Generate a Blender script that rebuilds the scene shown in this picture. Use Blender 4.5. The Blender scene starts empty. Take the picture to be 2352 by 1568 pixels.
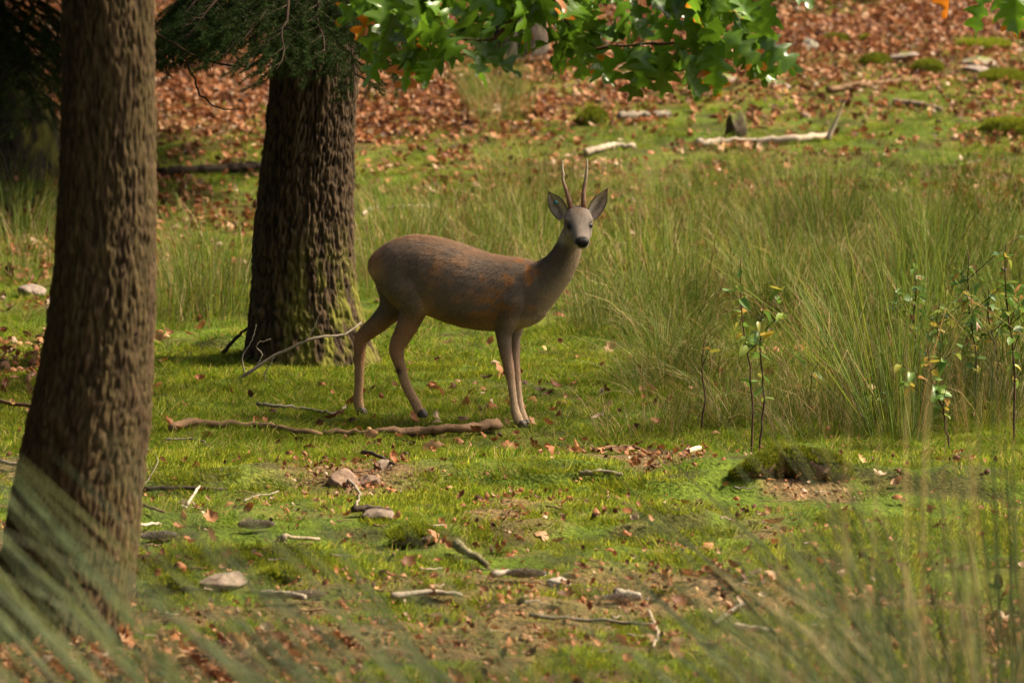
import bpy, bmesh, math, random
import numpy as np
from mathutils import Vector, Matrix
R = math.radians
rng = np.random.default_rng(7); random.seed(7)
scene = bpy.context.scene
col = scene.collection

# ------------------------------------------------------------------ camera, sky, sun, exposure
CAM_Z = 3.2; PITCH = math.atan((784 + 771) / 13600.0); FPX = 13600.0   # pixel units: 2352 wide copy of the photo
cam_d = bpy.data.cameras.new('camera'); cam = bpy.data.objects.new('camera', cam_d); col.objects.link(cam)
cam.location = (0, 0, CAM_Z); cam.rotation_euler = (math.pi / 2 - PITCH, 0, 0)
cam_d.sensor_width = 36; cam_d.lens = 36 * FPX / 2352; cam_d.clip_start = 0.5; cam_d.clip_end = 900
cam_d.dof.use_dof = True; cam_d.dof.focus_distance = 24.7; cam_d.dof.aperture_fstop = 5.0
scene.camera = cam
SUN_AZ = math.atan2(0.97, 0.16); SUN_EL = R(49)      # azimuth from +Y towards +X
w = bpy.data.worlds.new('World'); scene.world = w; w.use_nodes = True
nt = w.node_tree; bg = nt.nodes['Background']
sky = nt.nodes.new('ShaderNodeTexSky'); sky.sky_type = 'NISHITA'; sky.sun_disc = False
sky.sun_elevation = SUN_EL; sky.sun_rotation = SUN_AZ; sky.dust_density = 7.0; sky.air_density = 1.0; sky.ozone_density = 0.2
nt.links.new(sky.outputs[0], bg.inputs[0]); bg.inputs[1].default_value = 0.085
sd = bpy.data.lights.new('sun', 'SUN'); sd.energy = 3.4; sd.angle = R(4.0); sd.color = (1.0, 0.88, 0.66)
so = bpy.data.objects.new('sun', sd); col.objects.link(so)
sdir = Vector((math.sin(SUN_AZ) * math.cos(SUN_EL), math.cos(SUN_AZ) * math.cos(SUN_EL), math.sin(SUN_EL)))
so.rotation_euler = sdir.to_track_quat('Z', 'Y').to_euler(); so.location = (20, 40, 40)
scene.view_settings.view_transform = 'Standard'; scene.view_settings.look = 'None'
scene.view_settings.gamma = 1; scene.view_settings.exposure = 1.35
scene.cycles.use_denoising = True
scene.cycles.max_bounces = 6; scene.cycles.transparent_max_bounces = 4

# ------------------------------------------------------------------ noise
def _h(ix, iy, iz, seed):
    n = (ix * 374761393 + iy * 668265263 + iz * 1274126177 + seed * 974711) & 0xFFFFFFFF
    n = ((n ^ (n >> 13)) * 1274126177) & 0xFFFFFFFF
    n = (n ^ (n >> 16)) & 0xFFFFFFFF
    return n / 4294967295.0
def vnoise(x, y, z=0.0, seed=0):
    x = np.asarray(x, float); y = np.asarray(y, float); z = np.asarray(z, float) + np.zeros_like(x)
    xi = np.floor(x).astype(np.int64); yi = np.floor(y).astype(np.int64); zi = np.floor(z).astype(np.int64)
    fx = x - xi; fy = y - yi; fz = z - zi
    fx = fx * fx * (3 - 2 * fx); fy = fy * fy * (3 - 2 * fy); fz = fz * fz * (3 - 2 * fz)
    r = 0
    for dx in (0, 1):
        for dy in (0, 1):
            for dz in (0, 1):
                wgt = (fx if dx else 1 - fx) * (fy if dy else 1 - fy) * (fz if dz else 1 - fz)
                r = r + wgt * _h(xi + dx, yi + dy, zi + dz, seed)
    return r
def fbm(x, y, z=0.0, seed=0, oct=3):
    a = 0.5; s = 0; f = 1.0; t = 0
    for k in range(oct):
        s = s + a * vnoise(np.asarray(x) * f, np.asarray(y) * f, np.asarray(z) * f, seed + k * 17); t += a; a *= 0.5; f *= 2.03
    return s / t
def sstep(a, b, x):
    t = np.clip((np.asarray(x, float) - a) / (b - a), 0, 1); return t * t * (3 - 2 * t)

# ------------------------------------------------------------------ ground shape and pixel -> place
def gz(x, y):
    x = np.asarray(x, float); y = np.asarray(y, float)
    q = np.clip(17.3 - y, 0, 9.0); z = 0.16 * q * q / (q + 0.5) * 1.05 + 0.02 * np.clip(8.3 - y, 0, 20)
    t = np.clip(y - 30, 0, 60); z = z + np.where(t < 4, 0.06 * t * t / 8, 0.06 * (t - 2))
    z = z + 0.10 * (fbm(x * 0.45, y * 0.45, 0, 3, 2) - 0.5) + 0.05 * (fbm(x * 1.9, y * 1.9, 0, 5, 3) - 0.5) + 0.022 * (vnoise(x * 7, y * 7, 0, 8) - 0.5)
    z = z + (1 - sstep(23.6, 24.6, y)) * (0.045 * (fbm(x * 3.3, y * 3.0, 0, 91, 3) - 0.5) + 0.03 * (vnoise(x * 11, y * 9, 0, 93) - 0.5))
    for (u, v, wpx, dep, amp) in ((1240, 1128, 330, 0.35, 0.055), (1640, 1150, 330, 0.4, 0.075), (1880, 1140, 170, 0.3, 0.04), (1590, 1245, 190, 0.3, 0.07), (1000, 1262, 160, 0.22, 0.035), (520, 815, 170, 0.5, 0.06), (700, 1300, 200, 0.25, 0.03), (1250, 1420, 220, 0.25, 0.05), (1900, 1330, 250, 0.3, 0.06)):
        cy = 3.2 * 13600 / (v + 771); cx = (u - 1176) / 13600 * cy; hw = wpx / 2 / 13600 * cy
        ex = fbm(x * 4, y * 4, 0, int(u), 2) - 0.5
        z = z + amp * np.exp(-np.abs((x - cx) / hw) ** 3) * sstep(-0.05, 0.06, y - cy + 0.25 * ex) * (1 - sstep(0.3 * dep, dep * 1.6, y - cy))
    # mossy steps in the open foreground
    for (yy, amp, sx, sd_) in ((22.95, 0.05, 0.5, 11), (21.6, 0.035, 0.6, 12), (20.4, 0.04, 0.45, 13)):
        e = yy + 0.35 * (fbm(x * sx, x * 0 + sd_, 0, sd_, 3) - 0.5) * 2
        z = z + amp * sstep(-0.06, 0.06, y - e) * (1 - sstep(0.3, 1.3, y - e))
    return z
CS, SN = math.cos(PITCH), math.sin(PITCH)
def P(u, v, Y):
    a = (u - 1176) / FPX; b = -(v - 784) / FPX
    d = Vector((a, CS + b * SN, -SN + b * CS)); t = Y / d.y
    return Vector((d.x * t, Y, CAM_Z + d.z * t))
def G(u, v):
    lo, hi = 12.0, 70.0
    a = (u - 1176) / FPX; b = -(v - 784) / FPX
    d = (a, CS + b * SN, -SN + b * CS); yv = hi
    for cnt_ in (110, 24):
        ys = np.linspace(lo, hi, cnt_); t = ys / d[1]
        zz = CAM_Z + d[2] * t - gz(d[0] * t, ys)
        k = int(np.argmax(zz < 0)) if (zz < 0).any() else len(ys) - 1
        k = max(k, 1); f = zz[k - 1] / (zz[k - 1] - zz[k]) if zz[k] < 0 else 1; yv = ys[k - 1] + f * (ys[k] - ys[k - 1]); lo, hi = ys[k - 1], ys[k]
    x = d[0] * yv / d[1]
    return Vector((x, yv, float(gz(x, yv))))
def scl(Y): return FPX / Y      # photo pixels per metre at depth Y

# ------------------------------------------------------------------ mesh helpers
def new_mesh(name, V, F, mat=None, C=None, smooth=True):
    V = np.asarray(V, np.float32); me = bpy.data.meshes.new(name)
    Fs = F if isinstance(F, list) else [F]; Fs = [np.asarray(f, np.int32) for f in Fs if len(f)]
    me.vertices.add(len(V)); me.vertices.foreach_set('co', V.ravel())
    li = np.concatenate([f.ravel() for f in Fs]); cnt = np.concatenate([np.full(len(f), f.shape[1], np.int32) for f in Fs])
    st = np.concatenate([[0], np.cumsum(cnt)[:-1]]).astype(np.int32)
    me.loops.add(len(li)); me.loops.foreach_set('vertex_index', li)
    me.polygons.add(len(cnt)); me.polygons.foreach_set('loop_start', st)
    me.update(calc_edges=True)
    if smooth: me.polygons.foreach_set('use_smooth', np.ones(len(cnt), bool))
    if C is not None:
        C = np.asarray(C, np.float32); at = me.color_attributes.new('Col', 'FLOAT_COLOR', 'POINT')
        at.data.foreach_set('color', np.concatenate([C, np.ones((len(C), 1), np.float32)], 1).ravel())
    me.validate(clean_customdata=False)
    if mat: me.materials.append(mat)
    return me
def link(name, me, parent=None, loc=None):
    o = bpy.data.objects.new(name, me); col.objects.link(o)
    if parent: o.parent = parent
    if loc is not None: o.location = loc
    return o
def obj(name, V, F, mat, parent=None, C=None, smooth=True, loc=None):
    return link(name, new_mesh(name, V, F, mat, C, smooth), parent, loc)
def tag(o, label=None, cat=None, group=None, kind=None):
    if label: o['label'] = label
    if cat: o['category'] = cat
    if group: o['group'] = group
    if kind: o['kind'] = kind
    return o
def empty(name, loc=(0, 0, 0)):
    o = bpy.data.objects.new(name, None); o.empty_display_size = 0.1; col.objects.link(o); o.location = loc; return o
def copy_tree(o, parent=None):
    c = o.copy(); col.objects.link(c); c.parent = parent
    for ch in list(o.children): copy_tree(ch, c)
    return c
class MB:
    def __init__(s): s.V = []; s.F3 = []; s.F4 = []; s.C = []; s.n = 0
    def add(s, V, F3=(), F4=(), c=None):
        V = np.asarray(V, float); s.V.append(V)
        if len(F3): s.F3.append(np.asarray(F3, int) + s.n)
        if len(F4): s.F4.append(np.asarray(F4, int) + s.n)
        if c is not None:
            c = np.asarray(c, float); s.C.append(np.tile(c, (len(V), 1)) if c.ndim == 1 else c)
        s.n += len(V)
    def mesh(s, name, mat, smooth=True):
        F = []
        if s.F3: F.append(np.concatenate(s.F3))
        if s.F4: F.append(np.concatenate(s.F4))
        return new_mesh(name, np.concatenate(s.V), F, mat, np.concatenate(s.C) if s.C else None, smooth)
    def obj(s, name, mat, parent=None, smooth=True, loc=None): return link(name, s.mesh(name, mat, smooth), parent, loc)
def frames(pts):
    pts = np.asarray(pts, float); T = np.gradient(pts, axis=0); T /= np.linalg.norm(T, axis=1)[:, None] + 1e-9
    ref = np.array([0, 0, 1.0]) if abs(T[0][2]) < 0.8 else np.array([1.0, 0, 0])
    N = np.zeros_like(T); n = ref - T[0] * ref.dot(T[0]); n /= np.linalg.norm(n)
    for i in range(len(T)):
        n = n - T[i] * n.dot(T[i]); n /= np.linalg.norm(n) + 1e-9; N[i] = n
    return T, N, np.cross(T, N)
def tube(mb, pts, rad, seg=6, c=None, rough=0.0, caps=True):
    pts = np.asarray(pts, float); n = len(pts); rad = np.broadcast_to(np.asarray(rad, float), (n,))
    T, N, B = frames(pts); a = np.linspace(0, 2 * np.pi, seg, endpoint=False)
    rr = rad[:, None] * (1 + rough * (rng.random((n, seg)) - 0.5) * 2)
    V = pts[:, None, :] + rr[..., None] * (np.cos(a)[None, :, None] * N[:, None, :] + np.sin(a)[None, :, None] * B[:, None, :])
    i = np.arange(n - 1)[:, None] * seg; j = np.arange(seg)[None, :]; k = (j + 1) % seg
    F4 = np.stack([i + j, i + k, i + k + seg, i + j + seg], -1).reshape(-1, 4)
    V = V.reshape(-1, 3); F3 = []
    if caps:
        V = np.concatenate([V, pts[:1], pts[-1:]]); m = n * seg
        F3 = [[m, (q + 1) % seg, q] for q in range(seg)] + [[m + 1, (n - 1) * seg + q, (n - 1) * seg + (q + 1) % seg] for q in range(seg)]
    mb.add(V, F3, F4, c)
def smooth_path(pts, n=24, jit=0.0):
    pts = np.asarray([tuple(p) for p in pts], float); d = np.concatenate([[0], np.cumsum(np.linalg.norm(np.diff(pts, axis=0), axis=1))])
    t = np.linspace(0, d[-1], n); m = np.gradient(pts, d, axis=0) if len(pts) > 2 else np.tile((pts[1] - pts[0]) / d[-1], (2, 1))
    k = np.clip(np.searchsorted(d, t, side='right') - 1, 0, len(d) - 2); h = d[k + 1] - d[k]; s = ((t - d[k]) / h)[:, None]; h = h[:, None]
    out = (2 * s**3 - 3 * s**2 + 1) * pts[k] + (s**3 - 2 * s**2 + s) * h * m[k] + (-2 * s**3 + 3 * s**2) * pts[k + 1] + (s**3 - s**2) * h * m[k + 1]
    if jit: out[1:-1] += rng.normal(0, jit, out[1:-1].shape)
    return out

# ------------------------------------------------------------------ materials
def mat(name):
    m = bpy.data.materials.new(name); m.use_nodes = True; n = m.node_tree.nodes; l = m.node_tree.links
    return m, n, l, n['Principled BSDF']
def nd(n, t, **kw):
    x = n.new(t)
    for k, v in kw.items(): setattr(x, k, v)
    return x
def ramp(n, stops, interp='LINEAR'):
    r = n.new('ShaderNodeValToRGB'); r.color_ramp.interpolation = interp; e = r.color_ramp.elements
    while len(e) > 1: e.remove(e[0])
    e[0].position = stops[0][0]; e[0].color = (*stops[0][1], 1)
    for p, c in stops[1:]:
        q = e.new(p); q.color = (*c, 1)
    return r
def noise(n, l, scale, detail=4, coord='Object', rough=0.55, vec=None, stretch=None):
    tc = n.new('ShaderNodeTexCoord'); t = n.new('ShaderNodeTexNoise'); t.inputs['Scale'].default_value = scale
    t.inputs['Detail'].default_value = detail; t.inputs['Roughness'].default_value = rough
    src = tc.outputs[coord]
    if stretch:
        mp = n.new('ShaderNodeMapping'); mp.inputs['Scale'].default_value = stretch; l.new(src, mp.inputs[0]); src = mp.outputs[0]
    l.new(src, t.inputs['Vector']); return t
def bump(n, l, src, bsdf, strength=0.5, dist=0.01):
    b = n.new('ShaderNodeBump'); b.inputs['Strength'].default_value = strength; b.inputs['Distance'].default_value = dist
    l.new(src, b.inputs['Height']); l.new(b.outputs[0], bsdf.inputs['Normal'])
def mix(n, l, fac, a, b, mode='MIX'):
    x = n.new('ShaderNodeMix'); x.data_type = 'RGBA'; x.blend_type = mode
    for s, v in ((0, fac), (6, a), (7, b)):
        if isinstance(v, (int, float)): x.inputs[s].default_value = v
        elif isinstance(v, tuple): x.inputs[s].default_value = (*v, 1)
        else: l.new(v, x.inputs[s])
    return x.outputs[2]
def leafy(name, colour_builder, rough=0.5, trans=0.35, spec=0.3):
    m, n, l, b = mat(name); c = colour_builder(n, l)
    b.inputs['Roughness'].default_value = rough; b.inputs['Specular IOR Level'].default_value = spec
    l.new(c, b.inputs['Base Color'])
    if trans > 0:
        t = n.new('ShaderNodeBsdfTranslucent'); l.new(c, t.inputs[0]); ms = n.new('ShaderNodeMixShader'); ms.inputs[0].default_value = trans
        l.new(b.outputs[0], ms.inputs[1]); l.new(t.outputs[0], ms.inputs[2]); l.new(ms.outputs[0], n['Material Output'].inputs[0])
    return m
def vcol(n): 
    a = n.new('ShaderNodeVertexColor'); a.layer_name = 'Col'; return a.outputs[0]
def orand(n): return n.new('ShaderNodeObjectInfo').outputs['Random']
def cb_vcol_rand(lo=0.75, hi=1.25):
    def f(n, l):
        mr = n.new('ShaderNodeMapRange'); mr.inputs[3].default_value = lo; mr.inputs[4].default_value = hi; l.new(orand(n), mr.inputs[0])
        h = n.new('ShaderNodeHueSaturation'); l.new(mr.outputs[0], h.inputs['Value']); l.new(vcol(n), h.inputs['Color']); return h.outputs[0]
    return f
def cb_rand_ramp(stops, interp='LINEAR', var=0.0):
    def f(n, l):
        r = ramp(n, stops, interp); l.new(orand(n), r.inputs[0])
        if var:
            t = noise(n, l, 30, 2); return mix(n, l, 0.35, r.outputs[0], t.outputs[1], 'OVERLAY') if False else r.outputs[0]
        return r.outputs[0]
    return f
M = {}
M['rush'] = leafy('rush_stem', cb_vcol_rand(0.75, 1.25), 0.5, 0.42, 0.15)
M['grass'] = leafy('grass_blade', cb_vcol_rand(0.7, 1.3), 0.6, 0.5, 0.08)
M['moss'] = leafy('moss', cb_vcol_rand(0.7, 1.3), 0.8, 0.35, 0.1)
LEAFRAMP = [(0.0, (0.055, 0.024, 0.012)), (0.28, (0.18, 0.065, 0.025)), (0.55, (0.33, 0.125, 0.042)), (0.78, (0.39, 0.175, 0.072)), (0.92, (0.44, 0.26, 0.14)), (0.98, (0.54, 0.40, 0.28)), (1.0, (0.5, 0.28, 0.06))]
M['litter'] = leafy('dry_leaf', cb_rand_ramp(LEAFRAMP), 0.6, 0.2, 0.25)
def bark_mat(name, dark, light, moss=None, moss_h=0.0, scale=1.0):
    m, n, l, b = mat(name)
    c = vcol(n); t = noise(n, l, 38 * scale, 5, stretch=(1, 1, 0.3))
    r = ramp(n, [(0.3, dark), (0.7, light)]); l.new(t.outputs[0], r.inputs[0])
    base = mix(n, l, 0.75, r.outputs[0], c, 'MULTIPLY')
    l.new(base, b.inputs['Base Color']); b.inputs['Roughness'].default_value = 0.9; b.inputs['Specular IOR Level'].default_value = 0.15
    bump(n, l, t.outputs[0], b, 0.8, 0.012)
    return m
M['wood'] = None
def vmat(name, rough=0.85, spec=0.2, nscale=60, amt=0.5, bs=0.5, bd=0.005, stretch=None):
    m, n, l, b = mat(name); t = noise(n, l, nscale, 5, stretch=stretch)
    r = ramp(n, [(0.3, (0.55, 0.55, 0.55)), (0.72, (1.3, 1.3, 1.3))]); l.new(t.outputs[0], r.inputs[0])
    c = mix(n, l, amt, vcol(n), mix(n, l, 1.0, vcol(n), r.outputs[0], 'MULTIPLY'))
    l.new(c, b.inputs['Base Color']); b.inputs['Roughness'].default_value = rough; b.inputs['Specular IOR Level'].default_value = spec
    bump(n, l, t.outputs[0], b, bs, bd); return m
M['bark'] = vmat('bark', 0.9, 0.12, 70, 0.8, 0.9, 0.008, (1, 1, 0.35))
M['deadwood'] = vmat('dead_wood', 0.85, 0.15, 90, 0.8, 0.6, 0.004)
M['stone'] = vmat('stone', 0.85, 0.25, 45, 0.8, 0.6, 0.006)
M['fur_skin'] = vmat('deer_coat', 0.8, 0.15, 180, 0.6, 0.3, 0.003)
M['fur'] = vmat('deer_hair', 0.65, 0.2, 50, 0.0, 0.0, 0.001)
M['antler'] = vmat('antler', 0.6, 0.35, 220, 0.6, 0.5, 0.002)
M['needle'] = leafy('spruce_needle', cb_vcol_rand(0.8, 1.2), 0.6, 0.2, 0.12)
M['sapleaf'] = leafy('sapling_leaf', cb_rand_ramp([(0.0, (0.10, 0.20, 0.03)), (0.45, (0.17, 0.28, 0.05)), (0.7, (0.30, 0.36, 0.06)), (0.85, (0.5, 0.38, 0.05)), (1.0, (0.45, 0.22, 0.10))]), 0.35, 0.4, 0.5)
def simple(name, c, rough, spec=0.5):
    m, n, l, b = mat(name); b.inputs['Base Color'].default_value = (*c, 1); b.inputs['Roughness'].default_value = rough; b.inputs['Specular IOR Level'].default_value = spec
    t = noise(n, l, 300, 2); bump(n, l, t.outputs[0], b, 0.15, 0.001); return m
M['eye'] = simple('eye', (0.006, 0.005, 0.005), 0.3, 0.35)
M['nose'] = simple('nose', (0.007, 0.006, 0.006), 0.5, 0.3)
M['hoof'] = simple('hoof', (0.08, 0.06, 0.042), 0.5, 0.4)
M['tag'] = simple('ear_tag', (0.0, 0.16, 0.20), 0.35, 0.5)
M['wire'] = simple('fence_wire', (0.25, 0.25, 0.24), 0.5, 0.4)
def oak_colour(n, l):
    # green blade, orange and yellow where the lobes have turned (amount differs from leaf to leaf)
    tc = n.new('ShaderNodeTexCoord'); at = n.new('ShaderNodeAttribute'); at.attribute_name = 'rim'
    ns = n.new('ShaderNodeTexNoise'); ns.inputs['Scale'].default_value = 16; l.new(tc.outputs['Object'], ns.inputs['Vector'])
    oi = n.new('ShaderNodeObjectInfo')
    pw = n.new('ShaderNodeMath'); pw.operation = 'POWER'; l.new(oi.outputs['Random'], pw.inputs[0]); pw.inputs[1].default_value = 5.0
    md = n.new('ShaderNodeMath'); md.operation = 'MULTIPLY_ADD'; l.new(pw.outputs[0], md.inputs[0]); md.inputs[1].default_value = 0.42; l.new(at.outputs['Fac'], md.inputs[2])
    ad = n.new('ShaderNodeMath'); ad.operation = 'MULTIPLY_ADD'; l.new(ns.outputs[0], ad.inputs[0]); ad.inputs[1].default_value = 0.6; l.new(md.outputs[0], ad.inputs[2])
    r = ramp(n, [(0.0, (0.075, 0.16, 0.010)), (0.98, (0.11, 0.21, 0.013)), (1.16, (0.4, 0.3, 0.02)), (1.3, (0.42, 0.13, 0.01))])
    mr = n.new('ShaderNodeMapRange'); mr.inputs[1].default_value = 0; mr.inputs[2].default_value = 1.5; l.new(ad.outputs[0], mr.inputs[0])
    for e in r.color_ramp.elements: e.position = min(1, e.position / 1.5)
    l.new(mr.outputs[0], r.inputs[0])
    h = n.new('ShaderNodeHueSaturation'); l.new(r.outputs[0], h.inputs['Color'])
    m2 = n.new('ShaderNodeMapRange'); m2.inputs[3].default_value = 0.55; m2.inputs[4].default_value = 1.5; l.new(oi.outputs['Random'], m2.inputs[0]); l.new(m2.outputs[0], h.inputs['Value'])
    return h.outputs[0]
M['oakleaf'] = leafy('oak_leaf', oak_colour, 0.28, 0.5, 0.7)

# ------------------------------------------------------------------ ground
def litter(x, y):
    x = np.asarray(x, float); y = np.asarray(y, float)
    n1 = fbm(x * 0.9, y * 0.9, 0, 31, 3); n2 = fbm(x * 2.6, y * 2.6, 0, 37, 2)
    edge = 37.2 + np.clip(x, -0.5, 6) * 0.75 + 0.6 * sstep(0, 1.5, x)
    far = sstep(-1.6, 1.3, y - edge + (n1 - 0.5) * 4.5)
    far = far * (1 - 0.85 * sstep(0.555, 0.64, n1 * 0.5 + n2 * 0.5))
    near = 0.16 * sstep(0.56, 0.68, n1) * (0.4 + n2)
    mid = 0.38 * sstep(0.46, 0.6, n2) * sstep(29.5, 33, y)
    fg = 0.75 * sstep(0.48, 0.60, fbm(x * 1.1 + 9, y * 0.9, 0, 41, 3)) * (1 - sstep(20.2, 21.2, y))
    left = 0.55 * sstep(-1.3, -2.2, x) * sstep(24.5, 27, y) * sstep(0.4, 0.6, n1)
    return np.clip(np.maximum.reduce([far, near, mid, fg, left]), 0, 1)
def soilm(x, y):
    x = np.asarray(x, float); y = np.asarray(y, float)
    a = 0.85 * sstep(0.53, 0.62, fbm(x * 1.5 + 3, y * 2.4, 0, 83, 3)) * (1 - sstep(21.3, 22.6, y)); b_ = sstep(0.62, 0.68, fbm(x * 1.7, y * 2.2, 0, 87, 3)) * (1 - sstep(23.5, 24.2, y))
    c = np.exp(-((x + 0.62) / 0.28) ** 2 - ((y - 23.15) / 0.3) ** 2) * 1.3
    return np.clip(np.maximum.reduce([a, b_, c]), 0, 1)
def axis(lo, hi, step, outlo, outhi):
    a = list(np.arange(lo, hi + 1e-6, step)); s = step
    while a[-1] < outhi: s *= 1.28; a.append(a[-1] + s)
    s = step
    while a[0] > outlo: s *= 1.28; a.insert(0, a[0] - s)
    return np.array(a)
xs = axis(-5.0, 5.0, 0.06, -220, 220); ys = axis(16.5, 46.0, 0.06, -120, 420)
X, Y = np.meshgrid(xs, ys); Z = gz(X, Y); nx, ny = len(xs), len(ys)
i = np.arange(ny - 1)[:, None] * nx + np.arange(nx - 1)[None, :]
F = np.stack([i, i + 1, i + 1 + nx, i + nx], -1).reshape(-1, 4)
LM = litter(X, Y).ravel(); hum = fbm(X * 3, Y * 3, 0, 51, 3).ravel()
mossc = np.array([0.10, 0.145, 0.018]); litc = np.array([0.22, 0.10, 0.05]); soil = np.array([0.055, 0.04, 0.022])
cc = mossc[None] * (0.7 + 0.6 * hum[:, None]); cc = cc * (1 - LM[:, None]) + (litc[None] * (0.6 + 0.7 * hum[:, None])) * LM[:, None]
so_ = sstep(0.55, 0.68, fbm(X * 5, Y * 5, 0, 57, 2).ravel())[:, None] * 0.7; cc = cc * (1 - so_) + soil * so_
sm_ = (soilm(X, Y).ravel() * (0.5 + 0.7 * fbm(X * 14, Y * 14, 0, 97, 2).ravel()))[:, None]; sm_ = np.clip(sm_, 0, 1); cc = cc * (1 - sm_) + np.array([0.20, 0.125, 0.075]) * (0.5 + hum[:, None]) * sm_
m, n, l, b = mat('woodland_floor'); t = noise(n, l, 55, 5); t2 = noise(n, l, 9, 4)
r = ramp(n, [(0.3, (0.45, 0.45, 0.45)), (0.7, (1.4, 1.35, 1.2))]); l.new(t.outputs[0], r.inputs[0])
r2 = ramp(n, [(0.35, (0.7, 0.75, 0.7)), (0.65, (1.25, 1.2, 1.1))]); l.new(t2.outputs[0], r2.inputs[0])
c1 = mix(n, l, 1.0, vcol(n), r.outputs[0], 'MULTIPLY'); c2 = mix(n, l, 1.0, c1, r2.outputs[0], 'MULTIPLY'); l.new(c2, b.inputs['Base Color'])
b.inputs['Roughness'].default_value = 0.95; b.inputs['Specular IOR Level'].default_value = 0.1; bump(n, l, t.outputs[0], b, 0.9, 0.03)
ground = obj('ground', np.stack([X, Y, Z], -1).reshape(-1, 3), F, m, C=cc); tag(ground, 'mossy woodland floor with brown leaf litter', 'ground', kind='structure')

# ------------------------------------------------------------------ scatter of things nobody could count
def source(name, meshes):
    c = bpy.data.collections.new(name)
    for k, me in enumerate(meshes): c.objects.link(bpy.data.objects.new('%s_%02d' % (name, k), me))
    return c
def scatter(name, pts, rot, sc, idx, coll, label, cat):
    me = bpy.data.meshes.new(name); me.vertices.add(len(pts)); me.vertices.foreach_set('co', np.asarray(pts, np.float32).ravel())
    a = me.attributes.new('rot', 'FLOAT_VECTOR', 'POINT'); a.data.foreach_set('vector', np.asarray(rot, np.float32).ravel())
    a = me.attributes.new('scl', 'FLOAT', 'POINT'); a.data.foreach_set('value', np.asarray(sc, np.float32))
    a = me.attributes.new('idx', 'INT', 'POINT'); a.data.foreach_set('value', np.asarray(idx, np.int32))
    o = link(name, me); tag(o, label, cat, kind='stuff')
    g = bpy.data.node_groups.new(name, 'GeometryNodeTree')
    g.interface.new_socket('Geometry', in_out='INPUT', socket_type='NodeSocketGeometry'); g.interface.new_socket('Geometry', in_out='OUTPUT', socket_type='NodeSocketGeometry')
    N = g.nodes; L = g.links; gi = N.new('NodeGroupInput'); go = N.new('NodeGroupOutput'); ip = N.new('GeometryNodeInstanceOnPoints')
    ci = N.new('GeometryNodeCollectionInfo'); ci.inputs['Collection'].default_value = coll; ci.inputs['Separate Children'].default_value = True; ci.inputs['Reset Children'].default_value = True
    def at(nm, ty):
        q = N.new('GeometryNodeInputNamedAttribute'); q.data_type = ty; q.inputs[0].default_value = nm; return q.outputs[0]
    e2r = N.new('FunctionNodeEulerToRotation'); L.new(at('rot', 'FLOAT_VECTOR'), e2r.inputs[0])
    L.new(gi.outputs[0], ip.inputs['Points']); L.new(ci.outputs[0], ip.inputs['Instance']); ip.inputs['Pick Instance'].default_value = True
    L.new(at('idx', 'INT'), ip.inputs['Instance Index']); L.new(e2r.outputs[0], ip.inputs['Rotation']); L.new(at('scl', 'FLOAT'), ip.inputs['Scale'])
    L.new(ip.outputs[0], go.inputs[0])
    md = o.modifiers.new('scatter', 'NODES'); md.node_group = g
    return o
def view_pts(nper, y0, y1, margin=1.3):
    """random ground points inside the wedge that the camera could see, nper per square metre"""
    n = int(nper * (y1 - y0) * 2 * (y1 * 0.0865 + margin)); y = rng.uniform(y0, y1, n); x = rng.uniform(-1, 1, n) * (y1 * 0.0865 + margin)
    k = np.abs(x) < y * 0.0865 + margin; return x[k], y[k]
def blades(nb, rad, hmin, hmax, wid, bend, cols, segs=2, tilt=0.5):
    mb = MB()
    for q in range(nb):
        a = rng.uniform(0, 2 * np.pi); r = rad * math.sqrt(rng.random()); b0 = np.array([r * math.cos(a), r * math.sin(a), -0.01])
        h = rng.uniform(hmin, hmax); da = a + rng.normal(0, 0.9); ti = abs(rng.normal(0, tilt)); d = np.array([math.cos(da) * math.sin(ti), math.sin(da) * math.sin(ti), math.cos(ti)])
        s = np.array([-math.sin(da + 1.0), math.cos(da + 1.0), 0]) * wid * rng.uniform(0.7, 1.3)
        V = []; out = np.array([math.cos(da), math.sin(da), 0])
        for k in range(segs + 1):
            f = k / segs; p = b0 + d * h * f + out * bend * h * f * f - np.array([0, 0, bend * 0.45 * h * f ** 3])
            if k < segs: V += [p - s * (1 - 0.5 * f), p + s * (1 - 0.5 * f)]
            else: V += [p]
        F3 = [[2 * segs - 2, 2 * segs - 1, 2 * segs]]; F4 = [[2 * k, 2 * k + 1, 2 * k + 3, 2 * k + 2] for k in range(segs - 1)]
        c = np.array(cols[rng.choice(len(cols))]) * rng.uniform(0.75, 1.3); mb.add(V, F3, F4, c)
    return mb
GCOL = [(0.115, 0.19, 0.008), (0.15, 0.235, 0.010), (0.08, 0.145, 0.008), (0.22, 0.25, 0.015), (0.38, 0.29, 0.09)]
SCOL = [(0.30, 0.25, 0.10), (0.36, 0.28, 0.13), (0.16, 0.19, 0.04), (0.12, 0.18, 0.035)]
gm = [blades(46, 0.07, 0.03, 0.085, 0.0022, 0.6, GCOL).mesh('grass', M['grass']) for _ in range(4)] + \
     [blades(34, 0.08, 0.05, 0.14, 0.002, 0.9, SCOL + GCOL[:2]).mesh('grass', M['grass']) for _ in range(2)]
MCOL = [(0.20, 0.24, 0.015), (0.27, 0.29, 0.02), (0.12, 0.165, 0.015), (0.33, 0.32, 0.03)]
mm = [blades(150, 0.095, 0.014, 0.042, 0.0036, 0.3, MCOL, 1, 0.7).mesh('moss', M['moss']) for _ in range(4)]
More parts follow.
